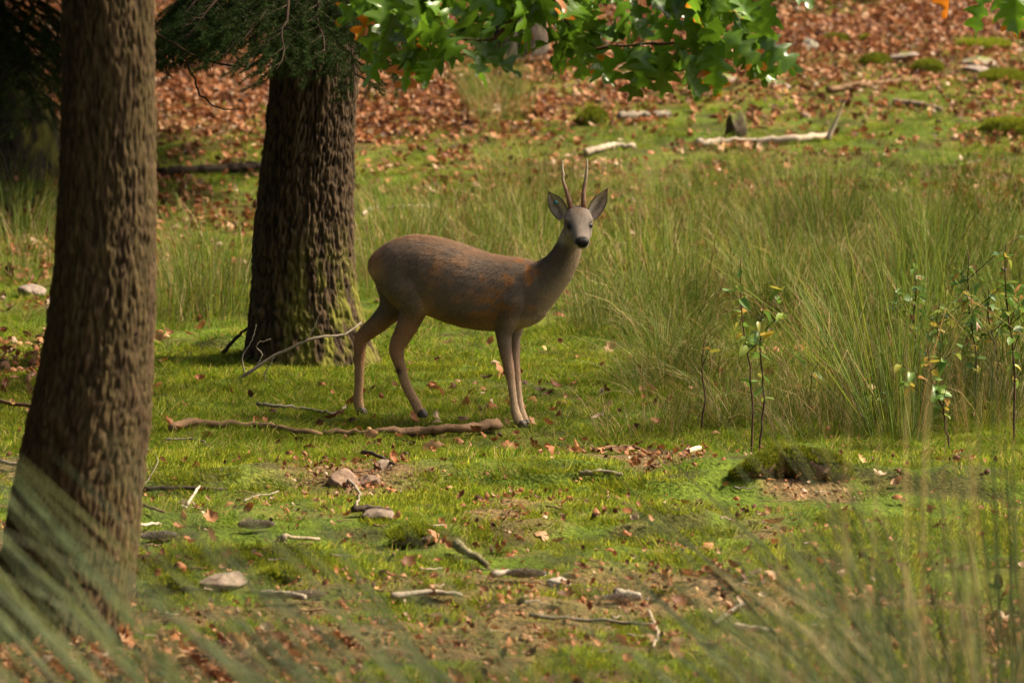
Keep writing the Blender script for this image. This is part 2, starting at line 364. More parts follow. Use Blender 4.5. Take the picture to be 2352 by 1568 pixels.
# grass
x1, y1 = view_pts(105, 18.0, 33.0); x2, y2 = view_pts(70, 33.0, 45.5); x = np.concatenate([x1, x2]); y = np.concatenate([y1, y2])
dens = (1 - 0.85 * litter(x, y)) * (0.25 + 0.75 * sstep(0.36, 0.58, fbm(x * 1.3, y * 1.3, 0, 61, 3))); dens = np.where(y < 23.6, dens * 0.34, dens) * (1 - 0.9 * soilm(x, y))
k = rng.random(len(x)) < dens; x, y = x[k], y[k]; n_ = len(x)
pale = (fbm(x * 0.8, y * 0.8, 0, 67, 2) > 0.52) & (y > 29)
scatter('grass', np.stack([x, y, gz(x, y)], 1), np.stack([np.zeros(n_), np.zeros(n_), rng.uniform(0, 6.28, n_)], 1), rng.uniform(0.6, 1.25, n_),
        np.where(pale & (rng.random(n_) < 0.6), rng.integers(4, 6, n_), rng.integers(0, 4, n_)), source('grass_source', gm), 'short green grass growing over the woodland floor', 'grass')
# moss
x, y = view_pts(125, 18.0, 27.5); dens = (1 - 0.95 * litter(x, y)) * sstep(0.36, 0.52, fbm(x * 1.1, y * 1.1, 0, 71, 3)) * (1 - 0.85 * soilm(x, y)); k = rng.random(len(x)) < dens; x, y = x[k], y[k]
x2, y2 = view_pts(18, 27.5, 45); k = rng.random(len(x2)) < sstep(0.5, 0.62, fbm(x2 * 1.1, y2 * 1.1, 0, 73, 3)); x = np.concatenate([x, x2[k]]); y = np.concatenate([y, y2[k]]); n_ = len(x)
scatter('moss_cover', np.stack([x, y, gz(x, y)], 1), np.stack([np.zeros(n_), np.zeros(n_), rng.uniform(0, 6.28, n_)], 1), rng.uniform(0.7, 1.3, n_), rng.integers(0, 4, n_),
        source('moss_source', mm), 'yellow green moss carpet in the open foreground', 'moss')
# fallen leaves
def dry_leaf(L, wd, curl, lobed):
    ts = np.linspace(0, 1, 7); V = []; F4 = []
    for t in ts:
        hw = wd * math.sin(math.pi * min(1, t * 0.94 + 0.03)) ** 0.8 * (1 + (0.28 * math.cos(t * 20) if lobed else 0))
        zc = curl * L * (t - 0.5) ** 2 * 2
        for s in (-1, 0, 1): V.append(((t - 0.5) * L, s * hw, zc + (abs(s) * hw * curl * 1.3) + rng.normal(0, 0.002)))
    for q in range(6):
        for s in (0, 1): F4.append((q * 3 + s, q * 3 + s + 1, q * 3 + s + 4, q * 3 + s + 3))
    return new_mesh('fallen_leaf', V, np.array(F4), M['litter'])
LM_ = [dry_leaf(0.048, 0.016, 0.5, False), dry_leaf(0.052, 0.018, -0.5, False), dry_leaf(0.042, 0.015, 0.9, False), dry_leaf(0.072, 0.021, 0.5, True), dry_leaf(0.066, 0.019, -0.8, True), dry_leaf(0.036, 0.014, 0.2, False)]
x1, y1 = view_pts(720, 31.0, 46.0); x2, y2 = view_pts(420, 18.0, 31.0); x = np.concatenate([x1, x2]); y = np.concatenate([y1, y2])
dens = np.maximum(litter(x, y) ** 1.3, 0.012 + 0.05 * sstep(30, 34, y)); k = rng.random(len(x)) < dens; x, y = x[k], y[k]; n_ = len(x)
x3, y3 = view_pts(900, 18.0, 24.2); k = rng.random(len(x3)) < 0.03 + 0.45 * soilm(x3, y3); x = np.concatenate([x, x3[k]]); y = np.concatenate([y, y3[k]]); n0 = n_; n_ = len(x); lsc = rng.uniform(0.6, 1.3, n_); lsc[n0:] = rng.uniform(0.2, 0.6, n_ - n0)
scatter('leaf_litter', np.stack([x, y, gz(x, y) + rng.uniform(0.008, 0.035, n_)], 1), np.stack([rng.normal(0.15, 0.6, n_), rng.normal(0, 0.6, n_), rng.uniform(0, 6.28, n_)], 1), lsc, rng.integers(0, 6, n_),
        source('leaf_source', LM_), 'drift of brown fallen leaves on the rising ground', 'leaf litter')
# single fallen leaves that can be picked out on the green
cnt = 0
while cnt < 170:
    u = random.uniform(20, 2330); v = random.uniform(690, 1540)
    p = G(u, v); 
    if random.random() > 0.35 + 0.65 * float(litter(p.x, p.y)): continue
    kq = random.randrange(6); o = link('fallen_leaf', LM_[kq], None, (p.x, p.y, p.z + 0.03 + random.random() * 0.015)); o.rotation_euler = (random.gauss(0, 0.5), random.gauss(0, 0.5), random.uniform(0, 6.28)); s = random.uniform(0.5, 0.9); o.scale = (s, s, s)
    wh = 'on the moss in front of the deer' if v > 1010 else ('in the grass around the deer' if v > 850 else 'under the rushes beside the trunks')
    tag(o, ('small boat shaped brown leaf', 'small arched brown leaf', 'tightly curled brown leaf', 'wavy lobed brown leaf', 'arched lobed brown leaf', 'tiny flat oval brown leaf')[kq] + ' lying ' + wh, 'leaf', 'fallen leaves ' + wh); cnt += 1

# ------------------------------------------------------------------ trees
def bark_trunk(path, rad, seg, rows_dense, top, plate, depth, cdark, clight, moss_fn=None, seed=0, flare=0.0):
    """path: list of world points (base first), rad: radii.  Dense rows along the path, then coarse rows up to height top."""
    pts = smooth_path(path, rows_dense); d = np.concatenate([[0], np.cumsum(np.linalg.norm(np.diff([tuple(p) for p in path], axis=0), axis=1))])
    t = np.linspace(0, d[-1], rows_dense); rr = np.interp(t, d, rad)
    ext = pts[-1][None] + np.linspace(0.4, 1, 12)[:, None] * np.array([0.1, 0.1, top - pts[-1][2]])[None] * 1.0
    hs = np.concatenate([t, d[-1] + (ext[:, 2] - pts[-1][2])]); pts = np.concatenate([pts, ext]); rr = np.concatenate([rr, np.linspace(rr[-1] * 0.97, 0.04, 12)])
    a = np.linspace(0, 2 * np.pi, seg, endpoint=False); A, H = np.meshgrid(a, hs); RR = rr[:, None] + 0 * A
    ca, sa = np.cos(A), np.sin(A); k = rad[len(rad) // 2] / plate
    # furrowed plates: two stretched ridged layers with a wandering warp
    wx = 1.3 * (fbm(ca * 3, sa * 3, H * 6, seed + 1, 2) - 0.5)
    q1 = fbm(ca * k + wx, sa * k, H / plate * 0.30, seed + 2, 2); q2 = vnoise(ca * k * 2.2, sa * k * 2.2 + wx, H / plate * 0.9, seed + 3)
    rdg = np.clip(np.abs(q1 - 0.5) * 5, 0, 1) ** 0.7; q3 = fbm(ca * k * 3.1, sa * k * 3.1, H / plate * 0.55, seed + 6, 2); br = np.clip(rdg * 0.55 + (q2 - 0.4) * 0.45 + (q3 - 0.35) * 0.8, 0, 1)
    lump = fbm(ca * 1.5, sa * 1.5, H * 1.2, seed + 9, 2) - 0.5
    fl = flare * np.exp(-H / 0.22) * (0.6 + 0.8 * fbm(ca * 1.8, sa * 1.8, 0, seed + 5, 2))
    r_ = RR * (1 + 0.10 * lump) + depth * (br - 0.6) + fl
    V = np.stack([pts[:, 0][:, None] + r_ * ca, pts[:, 1][:, None] + r_ * sa, pts[:, 2][:, None] + 0 * A], -1)
    n = len(hs); i = np.arange(n - 1)[:, None] * seg; j = np.arange(seg)[None]; kk = (j + 1) % seg
    F4 = np.stack([i + j, i + kk, i + kk + seg, i + j + seg], -1).reshape(-1, 4)
    tone = fbm(ca * 4, sa * 4, H * 2.5, seed + 21, 3)[..., None]
    C = np.array(cdark) * (1 - br[..., None]) + np.array(clight) * br[..., None]; C = C * (0.7 + 0.6 * tone)
    if moss_fn is not None:
        mk = np.clip(moss_fn(A, H) , 0, 1)[..., None] * sstep(0.35, 0.6, fbm(ca * 6, sa * 6, H * 9, seed + 31, 3))[..., None]; C = C * (1 - mk) + np.array([0.15, 0.14, 0.025]) * (0.5 + 0.8 * tone) * mk
    return V.reshape(-1, 3), F4, C.reshape(-1, 3)
def crown_mesh(h0, h1, r0, r1, count, size, cols, conif=True):
    z = h0 + (h1 - h0) * rng.random(count) ** 1.2; f = (z - h0) / (h1 - h0); rad = (r0 * (1 - f) + r1 * f) if conif else r0 * np.sqrt(np.clip(1 - (2 * f - 1) ** 2, 0.05, 1))
    a = rng.uniform(0, 6.283, count); r = rad * np.sqrt(rng.random(count)); c = np.stack([r * np.cos(a), r * np.sin(a), z - 0.15 * r], 1)
    d1 = rng.normal(size=(count, 3)); d1 /= np.linalg.norm(d1, axis=1)[:, None]; d2 = np.cross(d1, rng.normal(size=(count, 3))); d2 /= np.linalg.norm(d2, axis=1)[:, None]
    s = size * rng.uniform(0.6, 1.4, count)[:, None]
    V = np.stack([c - d1 * s, c + d2 * s * 0.5, c + d1 * s, c - d2 * s * 0.5], 1).reshape(-1, 3); F = np.arange(count * 4).reshape(-1, 4)
    C = np.repeat(np.array(cols)[rng.integers(0, len(cols), count)] * rng.uniform(0.7, 1.3, (count, 1)), 4, 0)
    return V, F, C
NC = [(0.022, 0.046, 0.008), (0.032, 0.064, 0.010), (0.045, 0.08, 0.014)]
def needles_on(mb, path, L, per_m, c):
    path = np.asarray(path); d = np.concatenate([[0], np.cumsum(np.linalg.norm(np.diff(path, axis=0), axis=1))]); n = max(3, int(d[-1] * per_m))
    t = rng.uniform(0.05, 1, n) * d[-1]; p = np.stack([np.interp(t, d, path[:, q]) for q in range(3)], 1)
    ax = path[-1] - path[0]; ax /= np.linalg.norm(ax); side = rng.normal(size=(n, 3)); side -= (side @ ax)[:, None] * ax; side /= np.linalg.norm(side, axis=1)[:, None]
    dr = ax * 0.75 + side; dr /= np.linalg.norm(dr, axis=1)[:, None]; wv = np.cross(dr, rng.normal(size=(n, 3))); wv /= np.linalg.norm(wv, axis=1)[:, None]
    l_ = L * rng.uniform(0.7, 1.2, n)[:, None]
    V = np.stack([p - wv * 0.0012, p + wv * 0.0012, p + dr * l_], 1).reshape(-1, 3)
    mb.add(V, np.arange(n * 3).reshape(-1, 3), (), np.repeat(np.array(c)[rng.integers(0, len(c), n)] * rng.uniform(0.7, 1.4, (n, 1)), 3, 0))
def spruce_bough(parent, start, d, length, droop, dens=1.0, ntw=16):
    """a bough (wood) with its needle sprays as a child; start and direction d in the parent's space"""
    wood, ned = MB(), MB(); d = np.array(d, float); d /= np.linalg.norm(d); side = np.cross(d, [0, 0, 1]); side /= np.linalg.norm(side); start = np.array(start, float)
    t = np.linspace(0, 1, 14)[:, None]; main = start + d * length * t + np.array([0, 0, -1.0]) * droop * t ** 2 + rng.normal(0, 0.008, (14, 3))
    bc = (0.05, 0.032, 0.02); tube(wood, main, np.linspace(0.012, 0.003, 14), 5, bc)
    for q in range(ntw):
        f = 0.12 + 0.88 * q / ntw; b0 = main[0] * 0 + np.array([np.interp(f, t[:, 0], main[:, k]) for k in range(3)]); sg = 1 if q % 2 else -1
        l2 = length * (0.50 * (1 - f) + 0.13) * rng.uniform(0.7, 1.2); d2 = d * 0.75 + side * sg * rng.uniform(0.5, 1.0) + np.array([0, 0, rng.uniform(-0.35, 0.1)]); d2 /= np.linalg.norm(d2)
        tt = np.linspace(0, 1, 6)[:, None]; tw = b0 + d2 * l2 * tt + np.array([0, 0, -1]) * l2 * 0.25 * tt ** 2
        tube(wood, tw, np.linspace(0.004, 0.0015, 6), 4, bc); needles_on(ned, tw, 0.024, 1100 * dens, NC)
        for z in range(4):
            f2 = 0.25 + 0.2 * z; c0 = b0 + d2 * l2 * f2 - np.array([0, 0, l2 * 0.25 * f2 ** 2]); s2 = np.cross(d2, [0, 0, 1]); s2 /= np.linalg.norm(s2) + 1e-6
            d3 = d2 + s2 * (1 if z % 2 else -1) * 0.9 + np.array([0, 0, rng.uniform(-0.4, 0.1)]); d3 /= np.linalg.norm(d3); l3 = l2 * 0.4 * rng.uniform(0.6, 1.2)
            tw3 = np.stack([c0, c0 + d3 * l3 * 0.5 - [0, 0, l3 * 0.04], c0 + d3 * l3 - [0, 0, l3 * 0.15]]); tube(wood, tw3, [0.0022, 0.0018, 0.001], 4, bc); needles_on(ned, tw3, 0.022, 1200 * dens, NC)
    o = wood.obj('bough', M['bark'], parent); nobj = ned.obj('needles', M['needle'], o, smooth=False); nobj['kind'] = 'stuff'; return o
def twig_part(parent, pts, r0, r1, name='branch', c=(0.06, 0.038, 0.022), seg=6, n=16, jit=0.004, m='bark'):
    mb = MB(); pp = smooth_path(pts, n, jit); tube(mb, pp, np.linspace(r0, r1, n), seg, c, 0.15); return mb.obj(name, M[m], parent)

# near trunk
def relp(lst, Y, base): return [tuple(Vector(P(u, v, Y)) - base) for u, v in lst]
B1 = G(95, 1480); Y1 = B1.y
t1 = empty('spruce_tree', B1); tag(t1, 'thick leaning brown trunk rising out of the blurred rushes', 'tree')
pth = [(60, 1560), (98, 1450), (150, 1300), (182, 1100), (207, 950), (226, 800), (240, 600), (246, 400), (248, 200), (248, 0), (250, -90)]
pts = relp(pth, Y1 + 0.2, B1); wd = [430, 360, 312, 300, 285, 258, 238, 226, 220, 216, 214]
V, F4, C = bark_trunk(pts, [x_ / 2 / scl(Y1) for x_ in wd], 260, 520, 15, 0.020, 0.013, (0.032, 0.022, 0.012), (0.115, 0.074, 0.038), lambda A, H: 0.25 * sstep(0.8, 0.1, H) + 0.12, 101, 0.05)
obj('trunk', V, F4, M['bark'], t1, C)
V, F4, C = crown_mesh(4.5, 15, 2.6, 0.3, 5200, 0.20, NC); obj('crown', V, F4, M['needle'], t1, C, smooth=False)
# second trunk
B2 = G(716, 838); Y2 = B2.y
t2 = empty('spruce_tree', B2); tag(t2, 'dark furrowed tree trunk right behind the deer, yellow moss on its foot', 'tree')
pth = [(716, 880), (714, 830), (708, 760), (700, 680), (698, 600), (704, 450), (713, 300), (724, 150), (732, 0), (738, -90)]
pts = relp(pth, Y2 + 0.15, B2); wd = [300, 280, 258, 240, 232, 218, 207, 200, 196, 194]
V, F4, C = bark_trunk(pts, [x_ / 2 / scl(Y2) for x_ in wd], 300, 460, 16, 0.021, 0.020, (0.014, 0.009, 0.006), (0.105, 0.068, 0.037), lambda A, H: 1.5 * sstep(0.85, 0.15, H) * sstep(-0.2, 0.7, np.cos(A + 0.5)), 131, 0.09)
obj('trunk', V, F4, M['bark'], t2, C)
V, F4, C = crown_mesh(4.5, 16, 2.8, 0.3, 5200, 0.20, NC); obj('crown', V, F4, M['needle'], t2, C, smooth=False)
def rel2(u, v, dy): return Vector(P(u, v, Y2 + dy)) - B2
for (u, v, u2, v2, dy, dr) in ((760, -120, 560, 60, -0.9, 0.12), (740, -100, 450, 90, -0.6, 0.1), (690, -120, 640, 110, -1.3, 0.15), (790, -100, 815, 150, -1.0, 0.18), (640, -110, 400, 60, -0.3, 0.12), (830, -120, 850, 60, -0.7, 0.1), (600, -120, 380, 10, 0.2, 0.15), (720, -100, 740, 95, -1.2, 0.1), (660, -90, 520, 100, -1.0, 0.1), (560, -90, 400, 110, -0.5, 0.1), (600, -60, 430, 40, -0.9, 0.08), (700, -80, 560, 30, -0.5, 0.1), (500, -100, 370, 50, 0.0, 0.1), (480, -60, 372, 120, -0.4, 0.1)):
    s_ = rel2(u, v, dy * 0.3); e_ = rel2(u2, v2, dy); spruce_bough(t2, s_, e_ - s_, (e_ - s_).length * 1.05, dr * 0.5, 1.0, 16)
twig_part(t2, [rel2(300, 50, -0.9), rel2(375, 85, -0.9), rel2(430, 120, -0.9), rel2(500, 145, -0.9), rel2(570, 152, -0.9), rel2(612, 132, -0.9)], 0.008, 0.003)
twig_part(t2, [rel2(420, 118, -0.9), rel2(438, 165, -0.9), rel2(465, 225, -0.9), rel2(500, 248, -0.9), rel2(545, 250, -0.9)], 0.006, 0.0025)
# mossy tree with a wide foot, far behind the near trunk
B3 = G(-40, 400); Y3 = B3.y
t3 = empty('mossy_tree', B3); tag(t3, 'dark broad tree foot with a bright mossy edge sloping down to the ground', 'tree')
pth = [(-60, 430), (-58, 360), (-62, 260), (-75, 160), (-90, 60), (-100, -60)]; wd = [420, 390, 372, 318, 230, 190]
pts = relp(pth, Y3 + 0.3, B3)
V, F4, C = bark_trunk(pts, [x_ / 2 / scl(Y3) for x_ in wd], 120, 120, 13, 0.05, 0.02, (0.010, 0.008, 0.006), (0.04, 0.033, 0.02), lambda A, H: 1.8 * sstep(0.72, 0.97, np.cos(A + 0.25)), 151, 0.05)  # bark tones darkened to stand for the shade over this tree
obj('trunk', V, F4, M['bark'], t3, C)
V, F4, C = crown_mesh(2.0, 13, 3.0, 0.3, 16000, 0.32, NC); obj('crown', V, F4, M['needle'], t3, C, smooth=False)  # crown set low and dense to keep light off the foot
def rel3(u, v, dy): return Vector(P(u, v, Y3 + dy)) - B3
for (u, v, u2, v2, dy) in ((-60, -120, 60, 60, -1.6), (-20, -160, 130, 30, -1.8), (-100, -60, 30, 110, -2.0), (-80, -80, 100, 100, -1.4), (-20, -120, 150, 90, -1.7), (-100, -40, 80, 150, -2.2), (-60, -60, 120, 180, -2.0), (-120, 0, 60, 210, -2.3), (20, -140, 90, 40, -1.2)):
    s_ = rel3(u, v, dy * 0.4); e_ = rel3(u2, v2, dy); spruce_bough(t3, s_, e_ - s_, (e_ - s_).length * 1.1, 0.12, 0.9, 14)
# far trunks
for (u, v, wpx, lean, cd, cl, lab) in ((1160, 138, 46, 0.02, (0.012, 0.011, 0.009), (0.05, 0.045, 0.035), 'slim nearly black trunk at the top of the leaf covered slope'),
                               (1215, 132, 70, -0.02, (0.03, 0.024, 0.018), (0.12, 0.095, 0.07), 'brown grey trunk next to the nearly black one on the leaf covered slope'),
                               (868, 112, 44, 0.0, (0.08, 0.07, 0.06), (0.22, 0.19, 0.165), 'pale grey trunk showing just beside the furrowed trunk behind the deer'),
                               (470, 75, 60, 0.03, (0.012, 0.010, 0.008), (0.05, 0.04, 0.03), 'dark trunk behind the hanging spruce boughs')):
    Bq = G(u, v); tq = empty('background_tree', Bq); tag(tq, lab, 'tree'); rq = wpx / 2 / scl(Bq.y)
    pts = [(0, 0.0, -0.15), (lean * 0.5, 0, 0.5), (lean, 0, 1.0), (lean * 2, 0, 2.0)]
    V, F4, C = bark_trunk(pts, [rq * 1.25, rq * 1.05, rq, rq * 0.97], 60, 80, 12, 0.05, 0.012, cd, cl, None, 200 + u, 0.05)
    obj('trunk', V, F4, M['bark'], tq, C); V, F4, C = crown_mesh(6, 13, 2.0, 0.4, 2500, 0.22, NC); obj('crown', V, F4, M['needle'], tq, C, smooth=False)
# young spruce at the far top
Bq = G(1890, 12); tq = empty('young_spruce', Bq); tag(tq, 'low blue green young spruce beyond the leaf covered slope', 'tree')
twig_part(tq, [(0, 0, -0.05), (0.02, 0, 0.6), (0, 0, 1.3)], 0.02, 0.005, 'trunk')
for q in range(16):
    a = q * 2.4; h_ = 0.05 + 0.07 * q; spruce_bough(tq, (0, 0, h_), (math.cos(a), math.sin(a), 0.05), 0.65 - 0.03 * q, 0.1, 0.5, 8)

# ------------------------------------------------------------------ oak with hanging leafy branches
def oak_leaf_mesh(L, curl, fold, seed):
    r_ = np.random.default_rng(seed); V = []; F4 = []; rim = []; n = 39; nl = 3.6 + 0.5 * r_.random(); ph = [r_.uniform(-0.5, 0.5) for _ in range(2)]; am = r_.uniform(0.85, 1.15, (2, 6))
    for k in range(n):
        t = k / (n - 1); env = math.sin(math.pi * min(1, 0.04 + 0.96 * t ** 0.85)) ** 0.75
        zc = curl * L * (t - 0.2) ** 2
        for s, ss in ((-1, 1.0), (-0.5, 0.5), (0, 0), (0.5, 0.5), (1, 1.0)):
            q = 0 if s < 0 else 1; wave = math.cos(2 * math.pi * nl * t + ph[q]); hw = L * 0.40 * env * am[q][int(t * 4.99)] * (0.60 + 0.36 * wave * min(1, t * 5)); hw = max(hw, 0.0012)
            V.append((t * L + 0.07 * L * ss * max(0, wave), s * hw, -zc + fold * abs(s) * hw + 0.004 * ss * math.sin(t * 9 + ph[q] * 5))); rim.append(0.22 * ss * (0.5 + 0.5 * wave) + 0.40 * t)
    for k in range(n - 1):
        for s in range(4): F4.append((k * 5 + s, k * 5 + s + 1, k * 5 + s + 6, k * 5 + s + 5))
    V = np.array(V); me = new_mesh('leaf', V, np.array(F4), M['oakleaf']); a = me.attributes.new('rim', 'FLOAT', 'POINT'); a.data.foreach_set('value', np.array(rim, np.float32)); return me
OL = [oak_leaf_mesh(0.155, 0.25, 0.25, 1), oak_leaf_mesh(0.165, -0.1, 0.45, 2), oak_leaf_mesh(0.14, 0.5, 0.15, 3), oak_leaf_mesh(0.15, 0.1, 0.6, 4), oak_leaf_mesh(0.16, 0.35, -0.25, 5)]
YO = 21.2
BO = Vector((4.4, 17.6, float(gz(4.4, 17.6))))
oak = empty('oak_tree', BO); tag(oak, 'oak tree with lobed green leaves turning orange, its branches hanging in above the deer', 'tree')
V, F4, C = bark_trunk([(0, 0, -0.2), (0, 0, 1.5), (0.1, 0, 3.5)], [0.30, 0.22, 0.19], 48, 40, 9, 0.05, 0.015, (0.03, 0.022, 0.015), (0.13, 0.10, 0.07), None, 301, 0.08); obj('trunk', V, F4, M['bark'], oak, C)
V, F4, C = crown_mesh(4.2, 9.5, 2.6, 0, 2600, 0.11, [(0.06, 0.13, 0.015), (0.08, 0.16, 0.02)], False); obj('crown', V, F4, M['sapleaf'] if False else M['needle'], oak, C, smooth=False)
def ro(u, v, dy=0.0): return Vector(P(u, v, YO + dy)) - BO
limb = [Vector((0, 0, 3.0)), Vector((-1.5, 1.2, 3.2)), ro(1500, -330), ro(1330, -170)]
obr = twig_part(oak, limb, 0.05, 0.02, 'branch', (0.07, 0.05, 0.035), 8, 24, 0.0)
def oak_twig(pts, r0=0.007, r1=0.003): return twig_part(oak, pts, r0, r1, 'branch', (0.10, 0.06, 0.035), 6, 20, 0.002)
b_r = oak_twig([ro(1330, -170), ro(1260, -60), ro(1283, 25), ro(1325, 75), ro(1368, 112), ro(1410, 108), ro(1470, 103), ro(1560, 98), ro(1640, 70), ro(1740, 85)], 0.009, 0.003)
b_l = oak_twig([ro(1330, -170), ro(1230, -60), ro(1195, 10), ro(1165, 60), ro(1130, 92), ro(1060, 88), ro(980, 62), ro(900, 25)], 0.008, 0.003)
b_l2 = oak_twig([ro(1130, 92), ro(1070, 125), ro(1000, 140), ro(950, 95)], 0.004, 0.002)
b_rr = oak_twig([ro(1500, -330), ro(1900, -200), ro(2180, -90), ro(2290, -20)], 0.012, 0.003)
b_t = oak_twig([ro(1330, -170), ro(1480, -90), ro(1600, -20), ro(1660, 60)], 0.007, 0.002)
b_t2 = oak_twig([ro(1330, -170), ro(1150, -110), ro(980, -50), ro(860, 0)], 0.007, 0.002)
NLEAF = 0
def oleaf(br, u, v, ang, pitch=None, roll=None, dy=None, s=1.0, k=None):
    """stalk end at pixel (u, v); ang: direction in the picture, degrees clockwise from right; pitch: towards the camera"""
    global NLEAF
    dy = random.uniform(-0.25, 0.25) if dy is None else dy; a = R(ang); pt = R(random.gauss(0, 30) if pitch is None else pitch); rl = R(random.gauss(0, 40) if roll is None else roll)
    dx = Vector((math.cos(a) * math.cos(pt), -math.sin(pt), -math.sin(a) * math.cos(pt))); nrm = Vector((0, -0.65, 0.75)); nrm = (nrm - dx * nrm.dot(dx)).normalized()
    nrm = Matrix.Rotation(rl, 3, dx) @ nrm; yv = nrm.cross(dx); m3 = Matrix((dx, yv, nrm)).transposed()
    o = link('leaf', OL[random.randrange(5) if k is None else k], br); p = ro(u, v, dy)
    o.matrix_local = Matrix.Translation(p) @ m3.to_4x4() @ Matrix.Scale(s * 1.18, 4); NLEAF += 1
for (u, v, a) in ((940, 95, 95), (960, 92, 80), (905, 92, 130)): oleaf(b_l2, u, v, a, 10, 0, 0)
for (u, v, a, br) in ((1050, 118, 170, b_l2), (1010, 135, 120, b_l2), (1090, 110, 70, b_l2), (1120, 95, 100, b_l), (990, 60, 190, b_l), (930, 40, 150, b_l), (900, 25, 200, b_l), (900, 28, 110, b_l), (1000, 70, 60, b_l), (1060, 85, 300, b_l), (1100, 90, 240, b_l), (970, 55, 260, b_l), (1190, 15, 10, b_l), (1180, 40, 200, b_l),
                      (1290, 40, 100, b_r), (1300, 55, 70, b_r), (1325, 75, 80, b_r), (1320, 70, 120, b_r), (1290, 20, 350, b_r), (1350, 100, 330, b_r), (1400, 108, 290, b_r), (1470, 103, 95, b_r), (1490, 103, 110, b_r), (1500, 102, 70, b_r), (1530, 100, 100, b_r), (1560, 98, 75, b_r), (1600, 85, 80, b_r), (1640, 72, 85, b_r), (1660, 75, 40, b_r), (1700, 80, 45, b_r), (1720, 84, 60, b_r), (1740, 85, 30, b_r), (1740, 85, 50, b_r), (1580, 92, 40, b_r), (1620, 78, 300, b_r), (1680, 78, 330, b_r), (1540, 98, 250, b_r), (1430, 106, 60, b_r), (1450, 104, 300, b_r),
                      (2290, -20, 80, b_rr), (2295, -18, 50, b_rr), (2270, -30, 110, b_rr), (2200, -70, 100, b_rr), (2150, -90, 80, b_rr), (2310, -20, 20, b_rr), (2330, -40, 80, b_rr)):
    oleaf(br, u, v, a + random.gauss(0, 8))
for br, line, n_ in ((b_t2, [(1330, -170), (1150, -110), (980, -50), (860, 0)], 26), (b_t, [(1330, -170), (1480, -90), (1600, -20), (1660, 60)], 26), (b_r, [(1260, -60), (1283, 25), (1368, 112), (1560, 98), (1740, 85)], 14), (b_l, [(1230, -60), (1165, 40), (1060, 88), (900, 25)], 12)):
    L_ = np.array(line, float)
    for q in range(n_):
        f = random.random() * (len(line) - 1); k_ = int(f); p_ = L_[k_] + (L_[min(k_ + 1, len(line) - 1)] - L_[k_]) * (f - k_)
        oleaf(br, p_[0], p_[1] - 12, random.uniform(10, 170) + (random.random() < 0.25) * 180)
# fresh top row just reaching into the frame
for q in range(56): oleaf(b_t if q % 2 else b_t2, random.uniform(830, 1790), random.uniform(-70, 30), random.uniform(20, 160))
for (u, v, a_) in ((1330, 80, 85), (1345, 95, 60), (1300, 62, 115), (1480, 120, 105), (1505, 118, 80), (1460, 110, 140), (1590, 110, 85), (1625, 100, 75), (1655, 90, 100), (1700, 95, 50), (1740, 100, 60), (1560, 112, 70), (1530, 112, 95)): oleaf(b_r, u, v, a_, random.gauss(0, 12), random.gauss(0, 20), random.uniform(-0.2, 0.1), 1.05)
for (u, v, a_) in ((1000, 108, 165), (1060, 105, 150), (1090, 112, 30), (930, 70, 170), (1010, 60, 200), (960, 30, 130), (880, 50, 120)): oleaf(b_l, u, v, a_, random.gauss(0, 12), random.gauss(0, 20), random.uniform(-0.2, 0.1), 1.05)

# unseen light crowned birch, added to shade the deer
Bq = Vector((6.6, 26.4, float(gz(6.6, 26.4)))); tq = empty('shading_birch', Bq); tag(tq, 'unseen slender birch with a thin crown added to shade the deer', 'tree')
V, F4, C = bark_trunk([(0, 0, -0.2), (0, 0, 1.5), (0.1, 0, 4.0)], [0.14, 0.10, 0.08], 32, 30, 10, 0.05, 0.006, (0.10, 0.09, 0.08), (0.5, 0.48, 0.44), None, 431, 0.04); obj('trunk', V, F4, M['bark'], tq, C)
V, F4, C = crown_mesh(5.6, 9.6, 1.5, 0, 900, 0.11, [(0.12, 0.19, 0.02), (0.17, 0.22, 0.025)], False); obj('crown', V, F4, M['needle'], tq, C, smooth=False)
# unseen spruces, added left of the view and behind it to block skylight
for (x_, y_, h0, h1, r0, cnt_, lab) in ((-6.5, 24.0, 0.8, 14, 2.6, 9000, 'unseen dense spruce behind the near trunk, added to block skylight'), (-7.5, 33.0, 0.6, 15, 3.0, 9000, 'unseen dense spruce beyond the mossy tree foot, added to block skylight'), (-4.3, 17.5, 0.8, 13, 2.2, 9000, 'unseen dense spruce beside the leaning trunk, added to block skylight'), (-4.2, 11.5, 1.0, 13, 2.3, 9000, 'unseen dense spruce beside the blurred rushes, added to block skylight'), (-3.8, 4.5, 1.0, 14, 2.4, 8000, 'unseen dense spruce near the camera, added to block skylight'), (-1.0, -4.5, 2.0, 14, 2.8, 8000, 'unseen dense spruce behind the camera, added to block skylight')):
    Bq = Vector((x_, y_, float(gz(x_, y_)))); tq = empty('spruce_tree', Bq); tag(tq, lab, 'tree')
    V, F4, C = bark_trunk([(0, 0, -0.2), (0, 0, 1.0), (0, 0, 2.5)], [0.25, 0.2, 0.18], 32, 20, h1, 0.06, 0.01, (0.02, 0.015, 0.01), (0.08, 0.06, 0.04), None, 401, 0.05); obj('trunk', V, F4, M['bark'], tq, C)
    V, F4, C = crown_mesh(h0, h1, r0, 0.2, cnt_ * 2, 0.36, NC); obj('crown', V, F4, M['needle'], tq, C, smooth=False)

